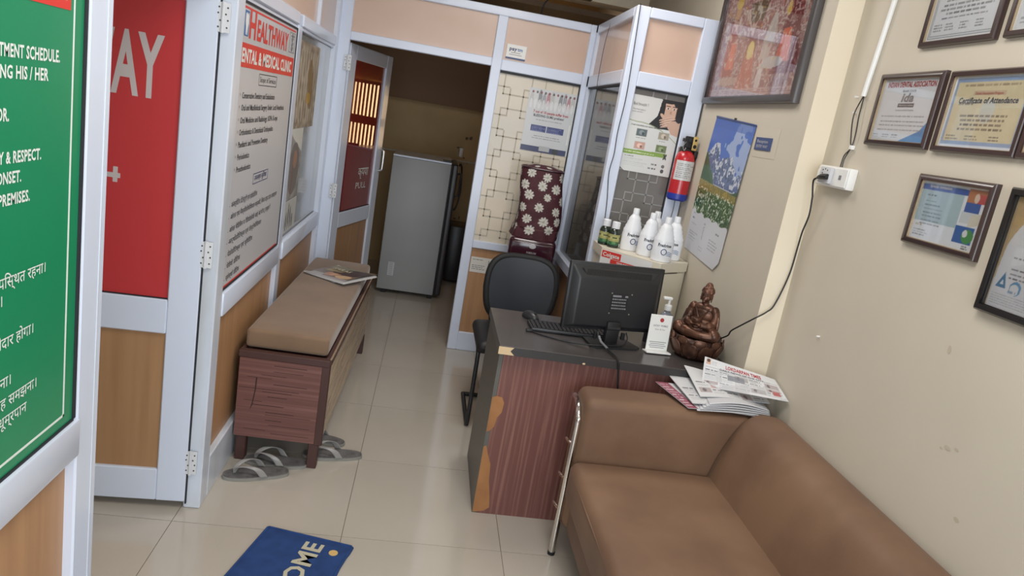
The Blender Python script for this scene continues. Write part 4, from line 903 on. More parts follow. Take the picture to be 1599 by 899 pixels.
# trunk
E_((0, .006, Z+.046), (.046, .032, .040)); E_((0, .004, Z+.080), (.045, .029, .034)); E_((0, .004, Z+.102), (.047, .024, .019)); E_((0, -.010, Z+.090), (.028, .014, .016))
b.cyl((0, .003, Z+.108), (0, .000, Z+.134), .0145, 14)
for sg in (1, -1):
    E_((sg*.044, .004, Z+.101), (.017, .018, .016))
    b.tube(arc([(sg*.046, .005, Z+.100), (sg*.053, .002, Z+.076), (sg*.052, -.008, Z+.052)], 6), [.0165]*4+[.0160]*9, 14)
    b.tube(arc([(sg*.052, -.008, Z+.052), (sg*.040, -.032, Z+.048), (sg*.014, -.048, Z+.050)], 6), [.0155]*6+[.0110]*7, 12)
    E_((sg*.012, -.055, Z+.052), (.013, .008, .006), RZ(-sg*18))
    for k in range(4): b.tube([(sg*(.010-.004*k), -.054-.002*k, Z+.053), (-sg*(.004+.004*k), -.060-.0012*k, Z+.053)], .0026, 8)
    b.tube([(sg*.012, -.050, Z+.056), (sg*.004, -.052, Z+.061)], .003, 8)
    b.tube(arc([(sg*.064, .000, Z+.085), (sg*.070, -.004, Z+.055), (sg*.072, -.012, Z+.034)], 5), .006, 8)      # hanging sleeve
    b.tube(arc([(sg*.030, -.020, Z+.108), (sg*.018, -.022, Z+.088), (sg*.004, -.026, Z+.066), (0, -.028, Z+.052)], 5), .0026, 6)   # robe edge
for k in range(5): b.tube(arc([(-.052+.006*k, -.020-.004*k, Z+.042-.003*k), (0, -.056-.001*k, Z+.036-.006*k), (.052-.006*k, -.020-.004*k, Z+.042-.003*k)], 6), .0022, 6)
# begging bowl in the lap
b.lathe([(0, 0), (.013, .002), (.020, .010), (.021, .018), (.018, .021), (0, .021)], 20, T=Matrix.Translation((0, -.052, Z+.054)))
# head
hz_ = Z+.150
E_((0, -.003, hz_), (.0205, .023, .0265)); E_((0, -.010, hz_-.010), (.0165, .0165, .0160)); E_((0, .004, hz_+.010), (.0235, .0245, .021)); E_((0, .004, hz_+.029), (.013, .013, .013))
E_((0, -.0265, hz_-.001), (.0032, .0045, .0075)); E_((0, -.0285, hz_-.006), (.0042, .0036, .0030)); E_((0, -.0245, hz_-.0145), (.0070, .0030, .0022)); E_((0, -.0225, hz_-.0215), (.006, .005, .005))
for sg in (1, -1):
    E_((sg*.0085, -.0215, hz_+.001), (.0058, .0030, .0026)); E_((sg*.0085, -.0225, hz_+.0065), (.0070, .0022, .0016), Matrix.Rotation(sg*.15, 3, 'Y')); E_((sg*.012, -.017, hz_-.009), (.007, .006, .007))
    E_((sg*.0215, .001, hz_-.004), (.0032, .0055, .013)); E_((sg*.0215, -.001, hz_-.017), (.0028, .0035, .006))
g = random.Random(4)
for k in range(150):
    u = (k+.5)/150; ph = math.acos(1-u*1.05); th = k*2.39996
    x, y, z = math.sin(ph)*math.cos(th), math.sin(ph)*math.sin(th), math.cos(ph)
    if y < -.55 and z < .55: continue
    E_((x*.0235, .004+y*.0245, hz_+.010+z*.021), .0027) if False else b.ell((x*.0235, .004+y*.0245, hz_+.010+z*.021), .0028, seg=6)
for k in range(34):
    u = (k+.5)/34; ph = math.acos(1-u); th = k*2.39996; b.ell((math.sin(ph)*math.cos(th)*.013, .004+math.sin(ph)*math.sin(th)*.013, hz_+.029+math.cos(ph)*.013), .0026, seg=6)
o = obj('figure', b, 'bronze', bd, smooth=True, ang=180); o.scale = (1.08, 1.08, 1.22); o.location.z = -.022
md = o.modifiers.new('r', 'REMESH'); md.mode = 'VOXEL'; md.voxel_size = .0013; md.use_smooth_shade = True
md = o.modifiers.new('c', 'CORRECTIVE_SMOOTH') if False else o.modifiers.new('c', 'SMOOTH'); md.iterations = 2; md.factor = .5
cd_ = obj('statue_cord', B().tube(arc([(1.396, 2.525, 1.50), (1.405, 2.53, 1.43), (1.407, 2.55, 1.362), (1.416, 2.57, 1.303), (1.414, 2.575, 1.187), (1.386, 2.572, 1.067), (1.36, 2.57, 1.032), (1.318, 2.570, 1.000), (1.302, 2.64, .945), (1.300, 2.70, .905), (1.308, 2.735, .875), (1.300, 2.77, .850), (1.285, 2.79, .832)], 8), .0032, 8), 'plastic_dark')
tag(cd_, 'black cord drooping across the pale wall strip from the socket to the bronze statue', 'cord')

# ------------------------------------------------------------------ sofa
sf = thing('sofa', 'brown suede sofa with a padded arm and chrome tube legs, against the right wall', 'sofa', (0, 0, 0))
YA1, YA0 = 2.545, 2.365
def soft(bm, amp, fn):
    bmesh.ops.subdivide_edges(bm.b, edges=[e for e in bm.b.edges if e.calc_length() > .11], cuts=6, use_grid_fill=True)
    for v in bm.b.verts: v.co += Vector(fn(v.co))*amp
def armrest(y0, y1):
    b = B().box((.672, y0, .125), (1.425, y1, .655), .034, 4); soft(b, 1, lambda c: (0, 0, .008*math.sin(PI*(c.x-.66)/.77)*(c.z > .6)))
    return obj('armrest', b, 'leather_tan', sf, ang=60)
armrest(YA0, YA1); armrest(.72, .90)
b = B().box((.690, .90, .125), (1.40, YA0, .275), .012, 2); obj('seat_base', b, 'leather_tan', sf)
for y0, y1 in ((1.635, YA0-.002), (.90, 1.631)):
    b = B().box((.650, y0, .265), (1.215, y1, .425), .036, 4)
    soft(b, 1, lambda c, y0=y0, y1=y1: (0, 0, .014*math.sin(PI*min(max((c.y-y0)/(y1-y0), 0), 1))**.6*math.sin(PI*min(max((c.x-.65)/.56, 0), 1))**.6 if c.z > .38 else 0))
    o = obj('seat_cushion', b, 'leather_tan', sf, ang=60)
    obj('piping', B().tube([(.656, y0+.02, .395), (.652, (y0+y1)/2, .398), (.656, y1-.02, .395)], .0035, 8), 'leather_tan', o)
b = B(); yb0, yb1 = .90, YA0+.03
pr = [(1.175, .40), (1.200, .50), (1.232, .585), (1.262, .640), (1.295, .672), (1.345, .688), (1.395, .686), (1.425, .668), (1.428, .60), (1.428, .30), (1.19, .30)]
pp = arc([(x, 0, z) for x, z in pr], 4)
def bk(u, v):
    i = u*len(pp); p = pp[int(i) % len(pp)]; e = min(v, 1-v)*(yb1-yb0); k = 1-.5*max(0, 1-e/.05)**2
    cx_, cz_ = 1.33, .48; return (cx_+(p.x-cx_)*k, yb0+v*(yb1-yb0), cz_+(p.z-cz_)*(.93+.07*min(1, (e/.05)**.5 if e > 0 else 0)))
b.grid(bk, len(pp), 40, closeu=True)
b.b.verts.ensure_lookup_table(); n_ = len(pp)
for col in (0, 40): b.b.faces.new([b.b.verts[i*41+col] for i in range(n_)])
obj('backrest', b, 'leather_tan', sf, ang=60)
def chrome_frame(ya, yb_, s_):
    o = obj('leg', B().tube(arc([(.662, ya, 0), (.662, ya, .25), (.662, ya, .535), (.662, ya+s_*.012, .575), (.664, ya+s_*.045, .600), (.668, (ya+yb_)/2, .606), (.668, yb_-s_*.05, .606), (.674, yb_-s_*.02, .600), (.70, yb_-s_*.01, .596)], 7), .0125, 14), 'chrome', sf)
    for z in (.46, .315, .19):
        obj('bracket', B().tube(arc([(.660, ya+s_*.006, z), (.648, ya+s_*.035, z+.004), (.646, ya+s_*.060, z), (.660, ya+s_*.075, z-.02), (.675, ya+s_*.075, z-.03)], 5), .006, 8), 'chrome', o)
    obj('foot_cap', B().cyl((.662, ya, 0), (.662, ya, .012), .0145, 14), 'rubber', o)
chrome_frame(2.400, 2.575, 1)
for x in (.70, 1.38): box('leg', (x-.015, .76, 0), (x+.015, .79, .13), 'chrome', sf, .003, 1)
box('leg', (1.37, 2.44, 0), (1.40, 2.47, .13), 'chrome', sf, .003, 1)

# ------------------------------------------------------------------ newspapers on the arm
def sheet(name, P00, P10, P11, P01, label, cv=None, bulge=.01, wave=0, th=.0015, t2=None, group=None, cat='newspaper'):
    """curved paper between four corners (lower-left, lower-right, upper-right, upper-left)"""
    P = [Vector(p) for p in (P00, P10, P11, P01)]; nrm = (P[1]-P[0]).cross(P[3]-P[0]).normalized()
    def f(u, v):
        p = (P[0]*(1-u)+P[1]*u)*(1-v)+(P[3]*(1-u)+P[2]*u)*v
        return p+nrm*(bulge*math.sin(PI*u)+wave*math.sin(2*PI*u+v*2)*(.4+.6*v))
    t = thing(name, label, cat, tuple(P[0]), group=group); O = P[0]
    b = B(); b.grid(lambda u, v: f(u, v)-O-nrm*th, 28, 12); o = obj('sheet', b, 'paper_dim', t, ang=80); md = o.modifiers.new('s', 'SOLIDIFY'); md.thickness = th*.8; md.offset = -1
    if cv is not None:
        def wp_(U, V):
            u, v = U[..., None], V[..., None]; P_ = [np.array(p) for p in P]; n3 = np.array(nrm)
            p = (P_[0]*(1-u)+P_[1]*u)*(1-v)+(P_[3]*(1-u)+P_[2]*u)*v+n3*(bulge*np.sin(PI*u)+wave*np.sin(2*PI*u+v*2)*(.4+.6*v))-np.array(O)
            return (p[..., 0], p[..., 1], p[..., 2])
        print_obj('print', cv, 'print_matte', t, warp=wp_)
    return t, f, O, nrm
def news_cv(w, h, seed, head=True):
    cv = Cv(w, h, .0018, (206, 206, 208)); g = np.random.default_rng(seed); cols = 5
    for c in range(cols):
        x = .012+c*(w-.02)/cols; y = h-.075
        while y > .02:
            if g.random() < .3: hh = .02+.02*g.random(); cv.rect(x, y-hh, x+(w-.03)/cols-.006, y, (150+30*g.random(), 146, 146), .8); cv.ell(x+.02, y-hh/2, .008, hh*.35, (96, 90, 92), .8); y -= hh+.006
            else:
                cv.lines(x, y-.008, x+(w-.03)/cols-.004, 1, .01, .006, (90, 90, 96), .7, seed=int(g.random()*999)); y -= .014
                k = int(2+4*g.random()); cv.lines(x, y-.003, x+(w-.03)/cols-.006, k, .0055, .002, (130, 130, 134), .6, vary=.1, seed=int(g.random()*999)); y -= .0055*k+.006
    return cv
# lower papers, splayed out to the left
zA = .668
cv = news_cv(.33, .18, 61); cv.rect(0, 0, .045, .18, (150, 84, 100)); cv.lines(.005, .16, .04, 9, .018, .007, (206, 190, 196), .8)
sheet('newspaper', (1.055, 2.375, zA+.006), (1.34, 2.38, zA+.004), (1.37, 2.58, zA+.012), (.985, 2.575, zA+.022), 'folded newspaper with a purple edge strip, lowest in the sofa arm pile', cv, .004)
cv = news_cv(.33, .18, 62)
sheet('newspaper', (1.075, 2.392, zA+.020), (1.38, 2.40, zA+.016), (1.40, 2.585, zA+.03), (1.045, 2.60, zA+.045), 'plain folded newspaper just above the one with the purple strip', cv, .008)
for k in range(5):
    sheet('newspaper', (1.085+.012*k, 2.362+.004*k, zA+.006+.006*k), (1.385, 2.385+.004*k, zA+.008+.004*k), (1.40, 2.56, zA+.012+.005*k), (1.12+.01*k, 2.56, zA+.016+.006*k),
          '%s newspaper of the thin folded bundle at the front of the sofa arm pile' % ('bottom', 'second lowest', 'middle', 'second highest', 'top')[k], None, .004+.003*k, group='folded newspapers in the bundle on the sofa arm')
cv = news_cv(.30, .15, 63)
sheet('newspaper', (1.115, 2.43, zA+.036), (1.40, 2.44, zA+.04), (1.415, 2.60, zA+.055), (1.105, 2.625, zA+.085), 'newspaper with a curled up left end, just below the topmost one on the sofa arm', cv, .006, .004)
W_, H_ = .42, .20; cv = news_cv(W_, H_, 64); cv.m(cv.noise(.03, 1, 9) > .1, (176, 176, 178), .5); cv.rect(0, H_-.058, W_, H_, (208, 208, 210)); cv.rect(.012, H_-.045, .038, H_-.006, (196, 160, 140)); cv.ell(.025, H_-.018, .010, .012, (84, 60, 52)); cv.lines(.045, H_-.02, .085, 3, .010, .003, (140, 140, 144), .6)
cv.rect(.01, H_-.062, W_-.01, H_-.060, (90, 90, 94)); cv.rect(.36, .03, .395, .065, (170, 80, 78), .8); cv.ell(.03, .022, .016, .012, (150, 150, 152))
cv.rect(.135, .075, .225, .115, (120, 122, 130), .8)
t, f, O, nr = sheet('newspaper', (1.150, 2.525, .712), (1.425, 2.360, .752), (1.428, 2.50, .785), (1.165, 2.585, .815), 'topmost newspaper with a red masthead, propped against the desk on the sofa arm', cv, .006, .003)
def on_sheet(o, u0, v0, u1, v1, lift=.0012):
    me = o.data; xs_ = [v.co.x for v in me.vertices]; ys_ = [v.co.y for v in me.vertices]; a0, a1, b0, b1 = min(xs_), max(xs_), min(ys_), max(ys_)
    for v in me.vertices: v.co = f(u0+(u1-u0)*(v.co.x-a0)/(a1-a0), v0+(v1-v0)*(v.co.y-b0)/(b1-b0))+nr*lift-O
on_sheet(text('LOKDARPAN TIMES', 'ink_red', t, 0, 0, .02, .2, bold=.016), .30, .76, .78, .90); on_sheet(text('DAILY NEWS OF THE CITY', 'ink', t, 0, 0, .01, .2), .22, .66, .80, .73)

# ------------------------------------------------------------------ office chair behind the desk
ch_ = thing('visitor_chair', 'black padded office chair with a tube frame, behind the desk', 'chair', (.356, 3.46, 0), math.radians(1))
Wc = .44
b = B()
def bkf(u, v):
    a = 2*PI*u; x = math.copysign(abs(math.cos(a))**.55, math.cos(a))*.200*v; z = math.copysign(abs(math.sin(a))**.60, math.sin(a))*.185*v
    z *= 1.0; return (Wc/2+.022+x*(1-.10*(z < 0)*abs(z)/.185), .445-.020*(1-v*v)*0+.05*(x/.218)**2*-1+.035*(z/.185)*.6, .665+z)
for sd, off in ((1, 0), (-1, .035)):
    b.grid(lambda u, v: Vector(bkf(u, v*.999+.001))+Vector((0, off+sd*(-.012)*(1-v**3), 0)), 48, 14, closeu=True)
bmesh.ops.remove_doubles(b.b, verts=b.b.verts, dist=.0004)
b.grid(lambda u, v: Vector(bkf(u, 1))+Vector((0, .035*v, 0)), 48, 2, closeu=True)
obj('backrest', b, 'mesh_sheen', ch_, ang=50)
rim = [Vector(bkf(k/48, .98))+Vector((0, .017, 0)) for k in range(49)]
obj('back_frame', B().tube(rim, .020, 12), 'rubber', ch_)
b = B().box((.0, -.01, .405), (Wc, .43, .470), .03, 4)
soft(b, 1, lambda c: (0, 0, .012*math.sin(PI*min(max(c.x/Wc, 0), 1)) if c.z > .44 else 0)); obj('seat', b, 'plastic_dark', ch_, ang=60)
for x, xb in ((.012, .10), (Wc-.012, Wc-.06)):
    obj('leg', B().tube(arc([(x, .40, .43), (x, .10, .425), (x, .03, .41), (x, .012, .37), (x, .004, .20), (x, .0, .05), (x, .012, .016), (x, .05, .012), (x, .42, .012)], 6), .0115, 12), 'plastic_black', ch_)
    obj('back_post', B().tube(arc([(x, .40, .43), (xb, .46, .44), (xb, .492, .52), (xb, .495, .66)], 6), .0115, 10), 'plastic_black', ch_)
obj('cross_tube', B().cyl((.012, .42, .012), (Wc-.012, .42, .012), .0115, 12), 'plastic_black', ch_)

# ------------------------------------------------------------------ water dispenser with flowered cover
wd = thing('water_dispenser', 'glossy maroon water dispenser standing behind the black chair', 'dispenser', (.685, 4.40, 0), math.radians(-6))
b = B().box((-.145, -.14, .04), (.145, .15, .905), .03, 4); obj('body', b, 'maroon', wd)
box('control_panel', (-.135, -.150, .74), (.135, -.136, .885), 'maroon', wd, .012, 3)
obj('badge', B().lathe([(.022, 0), (.020, .003), (0, .004)], 20, T=Matrix.Translation((.0, -.150, .862)) @ Matrix.Rotation(PI/2, 4, 'X'), sy=.7), 'paper_dim', wd)
t_ = text('PUREFLOW', 'paper_dim', wd, 0, 0, .012, .06); t_.matrix_local = Matrix.Translation((-.03, -.1505, .815)) @ Matrix.Rotation(PI/2, 4, 'X')
obj('light', B().ell((.0, -.1505, .785), (.003, .002, .003), seg=8), 'white_plastic', wd)
for x in (-.06, .06): obj('tap', B().cyl((x, -.14, .62), (x, -.19, .62), .009, 12).cyl((x, -.185, .63), (x, -.185, .585), .010, 12), 'white_plastic', wd)
box('drip_tray', (-.10, -.20, .42), (.10, -.14, .44), 'maroon_dark', wd, .005, 2)
for x in (-.12, .12):
    for y in (-.11, .12): obj('foot', B().cyl((x, y, 0), (x, y, .045), .014, 12), 'rubber', wd)
cw2 = 4*.26; cv = Cv(.90, .42, .0032, (74, 32, 40)); cv.a += cv.noise(.05, .06, 71)[..., None]; cv.a += cv.noise(.008, .03, 72)[..., None]
def daisy(cx, cy, r, rot):
    dx, dy = cv.X-cx, cv.Y-cy; rr = np.hypot(dx, dy); th = np.arctan2(dy, dx)+rot
    cv.m(rr < r*(.62+.38*np.abs(np.cos(th*4.5))), (206, 204, 196)); cv.m((rr < r*(.70)) & (np.abs(np.cos(th*4.5)) < .16), (120, 90, 88), .8); cv.m(rr < r*.24, (168, 164, 150))
g = random.Random(5); rows = [(.06, .0), (.125, .055), (.19, .015), (.255, .07), (.32, .03), (.385, .06)]
for j, (y, o_) in enumerate(rows):
    for k in range(9): daisy(o_+k*.105+g.uniform(-.012, .012), y+g.uniform(-.01, .01), g.choice((.024, .029, .031)), g.uniform(0, 3))
for k in range(60): 
    x, y = g.uniform(0, .9), g.uniform(0, .42); cv.rect(x, y, x+.012, y+.0015, (150, 120, 116), .6)
ct = thing('bottle_cover', 'maroon fabric cover printed with white daisies, over the top of the water dispenser', 'cover', (.685, 4.40, .90), math.radians(-6))
_t = np.linspace(0, 2*PI, 721)+PI*.5; _x = np.sign(np.cos(_t))*np.abs(np.cos(_t))**.6; _y = np.sign(np.sin(_t))*np.abs(np.sin(_t))**.6
_s = np.concatenate([[0], np.cumsum(np.hypot(np.diff(_x), np.diff(_y)))]); _s /= _s[-1]
def cov(U, V):
    a = np.interp(U, _s, _t); k = 1+.03*np.sin(a*3+V*4)+.04*(V < .15)*np.sin(a*7); wx = .136*(1-.05*V)*k+.012*(1-V)**3; wy = .125*k
    x = np.sign(np.cos(a))*np.abs(np.cos(a))**.6*wx; y = np.sign(np.sin(a))*np.abs(np.sin(a))**.6*wy
    return (x+.012*np.sin(V*5), y, V*.425)
print_obj('cloth', cv, 'cloth_print', ct, warp=cov)
tp = Cv(.27, .25, .004, (70, 30, 38)); cv_, cv = cv, tp
for x, y in ((.06, .06), (.15, .05), (.22, .10), (.08, .15), (.17, .17), (.1, .22)): daisy(x, y, .026, x*9)
def topf(U, V):
    r = V; a = np.interp(U, _s, _t); x = np.sign(np.cos(a))*np.abs(np.cos(a))**.6*.130*r; y = np.sign(np.sin(a))*np.abs(np.sin(a))**.6*.125*r
    return (x+.012*math.sin(5), y, .425+.022*(1-r**2.5))
tc2 = Cv(.9, .14, .005, (74, 32, 40)); cv = tc2
for k in range(8): daisy(.06+k*.11, .09, .024, k)
print_obj('cloth_top', tc2, 'cloth_print', ct, warp=topf)
obj('hem', B().tube([tuple(float(q) for q in p) for p in zip(*[c.ravel() for c in cov(np.linspace(0, 1, 60), np.ones(60))])], .005, 8), 'maroon_dark', ct)

# ------------------------------------------------------------------ corner cabinet with bottles
cab = thing('corner_cabinet', 'cream cabinet in the corner behind the desk, carrying the bottles', 'cabinet', (0, 0, 0))
CH = 1.04; poly = [(1.333, 3.43), (1.15, 3.285), (.915, 3.50), (.915, 3.705), (1.333, 3.705)]
obj('body', B().prism(poly, .05, CH-.045), 'cabinet_cream', cab); obj('top', B().prism([(1.335, 3.42), (1.15, 3.272), (.905, 3.497), (.905, 3.708), (1.335, 3.708)], CH-.045, CH), 'cabinet_cream', cab)
obj('plinth', B().prism([(x*.985+.02, y*.99+.04) for x, y in poly], 0, .05), 'desk_grey', cab)
fr = frame4((1.15, 3.272, CH-.047), Vector((.185, .148, 0)), (0, 0, 1))
box('door_gap', (.02, -.004, -.0004), (.155, -.001, .0006), 'dark_gasket', cab, Mx=fr); box('door', (.01, -.90, -.004), (.21, -.006, -.002), 'cabinet_cream', cab, Mx=fr)
lf = Vector((.245, -.225, 0)); fl_ = frame4((.905, 3.497, CH-.045), lf, (0, 0, 1)); LWd = lf.length
box('fascia', (0, -.10, .0), (LWd, .045, .003), 'cabinet_cream', cab, Mx=fl_)
sb = thing('shelf_sticker', 'red and white toothpaste advertising strip stuck along the cabinet top edge', 'sticker', Mx=fl_ @ Matrix.Translation((0, 0, .0036)))
box('backing', (0, -.055, 0), (LWd*.86, .040, .0006), 'paper', sb)
box('logo_band', (.006, .002, .0006), (.115, .036, .0012), 'sign_red', sb); text('Colgate', 'white_letter', sb, .012, .009, .019, .095, z=.0016, bold=.016)
box('slogan_band', (.060, -.022, .0006), (LWd*.88, .000, .0012), 'sign_red', sb); text('YOUR PARTNER IN ORAL HEALTH', 'white_letter', sb, .095, -.0155, .0095, .19, z=.0016, bold=.02)
box('lower_band', (.0, -.085, .0006), (.060, -.060, .0012), 'ink_red', sb)
def wbottle(x, y, rz, label):
    t = thing('mouthwash_bottle', label, 'bottle', (x, y, CH), rz, 'white mouthwash bottles on the cabinet')
    obj('bottle', B().lathe([(.046, 0), (.051, .004), (.052, .012), (.052, .085), (.050, .095)]+[(.050-.0031*k+(.0030 if k % 2 else 0), .100+.0095*k) for k in range(9)]+[(.0200, .183), (.0165, .188), (0, .190)], 28, sy=.82), 'bottle_white', t)
    obj('cap', B().lathe([(.0165, .188), (.016, .214), (.014, .218), (0, .218)], 18), 'bottle_white', t)
    fr_ = Matrix.Translation((0, -.0345, 0)) @ Matrix.Rotation(PI/2, 4, 'X')
    def curve(o):
        for v in o.data.vertices:
            xx = v.co.x; v.co = Vector((xx, -.0430*math.sqrt(max(0, 1-(xx/.0525)**2))-.0006, v.co.y))
    for o in (text('Freshrinse', 'ink', t, -.040, .077, .015, .064, bold=.02),): curve(o); o.name = 'label_lettering'
    b = B(); b.tube([(.013*math.cos(a*PI/8)-.010, -.0430*math.sqrt(max(0, 1-((.013*math.cos(a*PI/8)-.010)/.0525)**2))-.0008, .052+.014*math.sin(a*PI/8)) for a in range(17)], .0018, 6); obj('ring_mark', b, 'ink_blue', t)
    b = B()
    for k in range(3): b.tube([(xx/1000, -.0430*math.sqrt(max(0, 1-(xx/1000/.0525)**2))-.0005, .050-.008*k+.004*math.sin(xx/9)) for xx in range(6, 36, 4)], .0012, 5)
    obj('blue_swirl', b, 'logo_blue', t)
wbottle(1.055, 3.545, .25, 'white mouthwash bottle next to the two dark green bottles on the cabinet')
wbottle(1.118, 3.450, .2, 'white mouthwash bottle in the middle of the front row on the cabinet')
wbottle(1.165, 3.352, .1, 'white mouthwash bottle nearest the desk at the cabinet corner')
wbottle(1.175, 3.565, -.2, 'white mouthwash bottle in the back row behind the middle one')
wbottle(1.245, 3.455, -.2, 'white mouthwash bottle at the right end of the back row, nearest the wall')
def gbottle(x, y, label):
    t = thing('herbal_bottle', label, 'bottle', (x, y, CH), .25, 'dark green bottles on the cabinet'); t.scale = (1.12, 1.12, 1.0)
    obj('bottle', B().lathe([(.024, 0), (.027, .004), (.027, .078), (.022, .092), (.014, .098), (.014, .104), (0, .104)], 24), 'bottle_dark', t)
    obj('cap', B().lathe([(.0185, .098), (.0185, .130), (.016, .133), (0, .133)], 20), 'bottle_white', t)
    cl = Cv(.17, .055, .002, (166, 164, 104)); cl.rect(0, 0, .17, .018, (50, 100, 70)); cl.rect(0, .030, .17, .045, (196, 188, 130), .6)
    for k in range(5): cl.lines(.005+.034*k, .034, .03+.034*k, 1, .01, .009, (70, 84, 50), .8, seed=k); cl.ell(.015+.034*k, .012, .01, .006, (120, 160, 100), .7)
    print_obj('label', cl, 'print_gloss', t, warp=lambda u, v: (.0274*np.cos(2*PI*u), .0274*np.sin(2*PI*u), .014+.055*v))
gbottle(.934, 3.614, 'dark green white-capped bottle at the far left end of the cabinet top')
gbottle(.970, 3.560, 'dark green bottle with a white cap touching the first white mouthwash bottle')

# ------------------------------------------------------------------ fire extinguisher
ex = thing('fire_extinguisher', 'small red fire extinguisher with a blue base band, hung on the screen post', 'extinguisher', (1.285, 3.662, 1.325), math.radians(10))
obj('cylinder', B().lathe([(.040, .0), (.050, .006), (.052, .03), (.052, .205), (.046, .235), (.030, .252), (.016, .258), (0, .258)], 32), 'ext_red', ex)
obj('base_band', B().lathe([(.043, -.003), (.0525, .006), (.0528, .034)], 32), 'ext_blue', ex)
cl = Cv(.15, .10, .0022, (206, 206, 206)); cl.lines(.012, .082, .14, 8, .010, .004, (130, 130, 134), .7)
print_obj('label', cl, 'print_gloss', ex, warp=lambda u, v: (.0526*np.cos(-PI*.92+u*2.2), .0526*np.sin(-PI*.92+u*2.2), .105+.10*v))
b = B().box((-.030, -.02, .245), (.030, .028, .275), .006, 2).box((-.026, -.028, .270), (.034, .0, .330), .006, 2); b.cyl((0, 0, .24), (0, 0, .33), .017, 16)
b.box((-.022, -.05, .30), (-.004, .03, .318), .004, 2).box((.03, -.03, .225), (.066, .0, .262), .005, 2); obj('valve_head', b, 'plastic_dark', ex)
yl = obj('gauge_plate', B().box((.006, -.035, .262), (.034, -.029, .332), .004, 2), 'brass', ex)
for z, r in ((.282, .010), (.314, .0065)): obj('hole', B().cyl((.020, -.0345, z), (.020, -.0358, z), r, 16), 'rubber', yl)
obj('hose', B().tube(arc([(.045, -.015, .24), (.062, -.01, .20), (.060, 0, .13), (.052, .02, .08)], 6), .007, 8), 'plastic_dark', ex)
obj('safety_pin', B().tube(arc([(-.03, -.03, .30), (-.045, -.035, .275), (-.038, -.04, .255), (-.028, -.035, .27)], 5), .0018, 6), 'steel', ex)
obj('hang_bracket', B().box((-.02, .048, .10), (.02, .060, .27), .002, 1), 'steel', ex)
obj('trail_wire', B().tube(arc([(.012, .03, 0), (.016, .034, -.06), (.010, .036, -.16), (.014, .036, -.30)], 5), .0018, 6), 'plastic_dark', ex)

# ------------------------------------------------------------------ wall socket, wires, conduit
sk = thing('wall_socket', 'white surface-mounted switch and socket box with a plug in it, on the right wall', 'socket', Mx=rframe(XR, 2.546, 1.545))
obj('box', B().box((0, 0, 0), (.205, .074, .030), .004, 2), 'white_plastic', sk); box('face_plate', (.006, .005, .030), (.199, .069, .034), 'white_plastic', sk, .002, 1)
for k in range(2): box('switch', (.012+.024*k, .016, .034), (.032+.024*k, .058, .040), 'white_plastic', sk, .002, 1)
ad = obj('socket_module', B().box((.045, .010, .034), (.115, .068, .050), .004, 2), 'paper_dim', sk)
for x, z in ((.065, .056), (.080, .060), (.095, .056), (.065, .045)): obj('pin_hole', B().cyl((x, z, .0495), (x, z, .0505), .0028, 8), 'rubber', ad)
obj('switch_hole', B().box((.150, .030, .034), (.166, .046, .0345)), 'ink_grey', sk)
obj('plug', B().tube([(.112, .034, .054), (.085, .032, .058), (.060, .028, .056), (.040, .024, .050)], [.010, .010, .007, .0045], 10), 'plastic_dark', sk)
o = obj('power_wire', B().tube(arc([(1.385, 2.506, 1.569), (1.382, 2.52, 1.560), (1.386, 2.525, 1.54), (1.396, 2.525, 1.50)], 5), .0034, 8), 'plastic_dark', cd_)
cn = obj('wire_conduit', B().tube([(XR-.009, 2.385, 2.79), (XR-.009, 2.392, 2.18), (XR-.009, 2.422, 1.866)], .009, 10), 'white_plastic'); tag(cn, 'white round wire conduit running down the right wall above the socket', 'conduit')
o = obj('wall_wire', B().tube(arc([(XR-.008, 2.422, 1.872), (XR-.012, 2.445, 1.80), (XR-.010, 2.425, 1.715), (XR-.010, 2.412, 1.69), (XR-.010, 2.432, 1.65), (XR-.012, 2.430, 1.615)], 6), .0022, 6).tube(arc([(XR-.008, 2.420, 1.872), (XR-.012, 2.412, 1.80), (XR-.010, 2.405, 1.735), (XR-.010, 2.410, 1.69), (XR-.010, 2.440, 1.66), (XR-.012, 2.442, 1.615)], 6), .0022, 6), 'screw')
tag(o, 'pair of thin dark wires dropping from the conduit end to the socket box', 'wire')
obj('clip', B().box((XR-.014, 2.404, 1.684), (XR, 2.418, 1.698), .001, 1), 'white_plastic', o)
o = obj('loose_wire', B().tube(arc([(.905, 3.712, 2.245), (.915, 3.712, 2.05), (.925, 3.712, 1.80), (.918, 3.712, 1.62), (.922, 3.712, 1.503), (.915, 3.712, 1.40), (.935, 3.712, 1.25), (.949, 3.712, 1.06)], 8), .0022, 6), 'plastic_dark')
tag(o, 'thin black wire hanging down the corner post of the cabin screen', 'wire')
o = obj('loose_wire', B().tube(arc([(1.325, 3.52, 2.50), (1.333, 3.577, 2.324), (1.335, 3.712, 2.151), (1.335, 3.712, 2.0), (1.334, 3.712, 1.85), (1.334, 3.712, 1.664)], 8), .0030, 6), 'plastic_dark')
tag(o, 'black wire running down between the screen end post and the large picture', 'wire')
o = obj('loose_wire', B().tube(arc([(.90, 4.3, 2.245), (.885, 4.3, 2.1), (.888, 4.32, 1.9), (.888, 4.30, 1.85)], 6), .0018, 6), 'maroon_dark')
tag(o, 'fine dark red wire across the side panel of the cabin screen', 'wire')
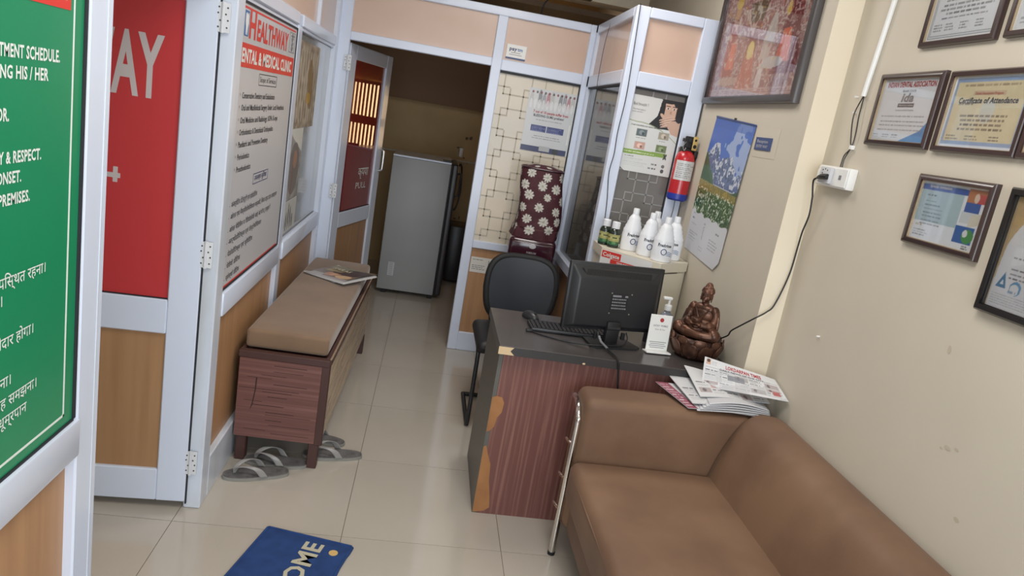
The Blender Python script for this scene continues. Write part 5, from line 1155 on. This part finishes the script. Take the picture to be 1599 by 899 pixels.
o = obj('junction_box', B().box((.76, 4.9, 2.42), (.88, 5.0, 2.48), .006, 2).tube(arc([(.78, 4.95, 2.44), (.66, 4.95, 2.43), (.58, 4.95, 2.36), (.56, 4.95, 2.28)], 6), .005, 8).tube(arc([(.86, 4.95, 2.46), (.92, 4.95, 2.6), (.94, 4.95, 2.79)], 6), .004, 8), 'plastic_dark')
tag(o, 'small black junction box with cables hanging above the cabin screen', 'box')

# ------------------------------------------------------------------ back room
fg = thing('refrigerator', 'grey single-door refrigerator seen from its side in the back room', 'refrigerator', (-.318, 5.90, 0))
box('side_panel', (0, 0, .035), (.475, .60, 1.145), 'fridge_grey', fg, .008, 2); box('top_panel', (.0, .0, 1.145), (.475, .60, 1.160), 'white_profile', fg, .004, 1)
box('gasket', (.475, .01, .05), (.487, .60, 1.14), 'rubber', fg); box('door', (.487, -.005, .04), (.535, .60, 1.15), 'fridge_dark', fg, .01, 3)
obj('handle', B().tube(arc([(.535, .04, 1.08), (.560, .04, 1.07), (.562, .04, .98), (.560, .04, .90), (.535, .04, .89)], 5), .008, 8), 'plastic_dark', fg)
box('top_hinge', (.40, .0, 1.160), (.47, .05, 1.175), 'plastic_dark', fg)
for x in (.04, .43): box('foot', (x, .02, 0), (x+.04, .06, .036), 'rubber', fg)
cl = Cv(.05, .115, .003, (196, 198, 200)); 
for k in range(7): cl.rect(.006+.002*(k % 2), .010+.015*k, .040, .014+.015*k, (90, 94, 100), .8)
print_obj('energy_label', cl, 'print_matte', fg, Mx=frame4((.075, -.0012, .16), (1, 0, 0), (0, 0, 1)))
cn_ = obj('fridge_cord', B().tube(arc([(.235, 6.35, 1.12), (.25, 6.25, 1.13), (.262, 6.2, 1.05), (.270, 6.2, .90), (.255, 6.2, .78), (.235, 6.2, .74)], 6), .008, 8), 'plastic_dark'); tag(cn_, 'thick dark cord looping behind the refrigerator door', 'cord')
o = obj('wall_plug', B().box((.235, 6.98, 1.15), (.275, 7.099, 1.24), .01, 2), 'white_plastic'); tag(o, 'white plug on the back room wall beside the refrigerator top', 'plug')
o = obj('dark_cabinet', B().box((.245, 6.60, .02), (.412, 6.95, .54), .01, 2), 'fridge_dark'); tag(o, 'low dark box unit on the floor right of the refrigerator', 'cabinet')
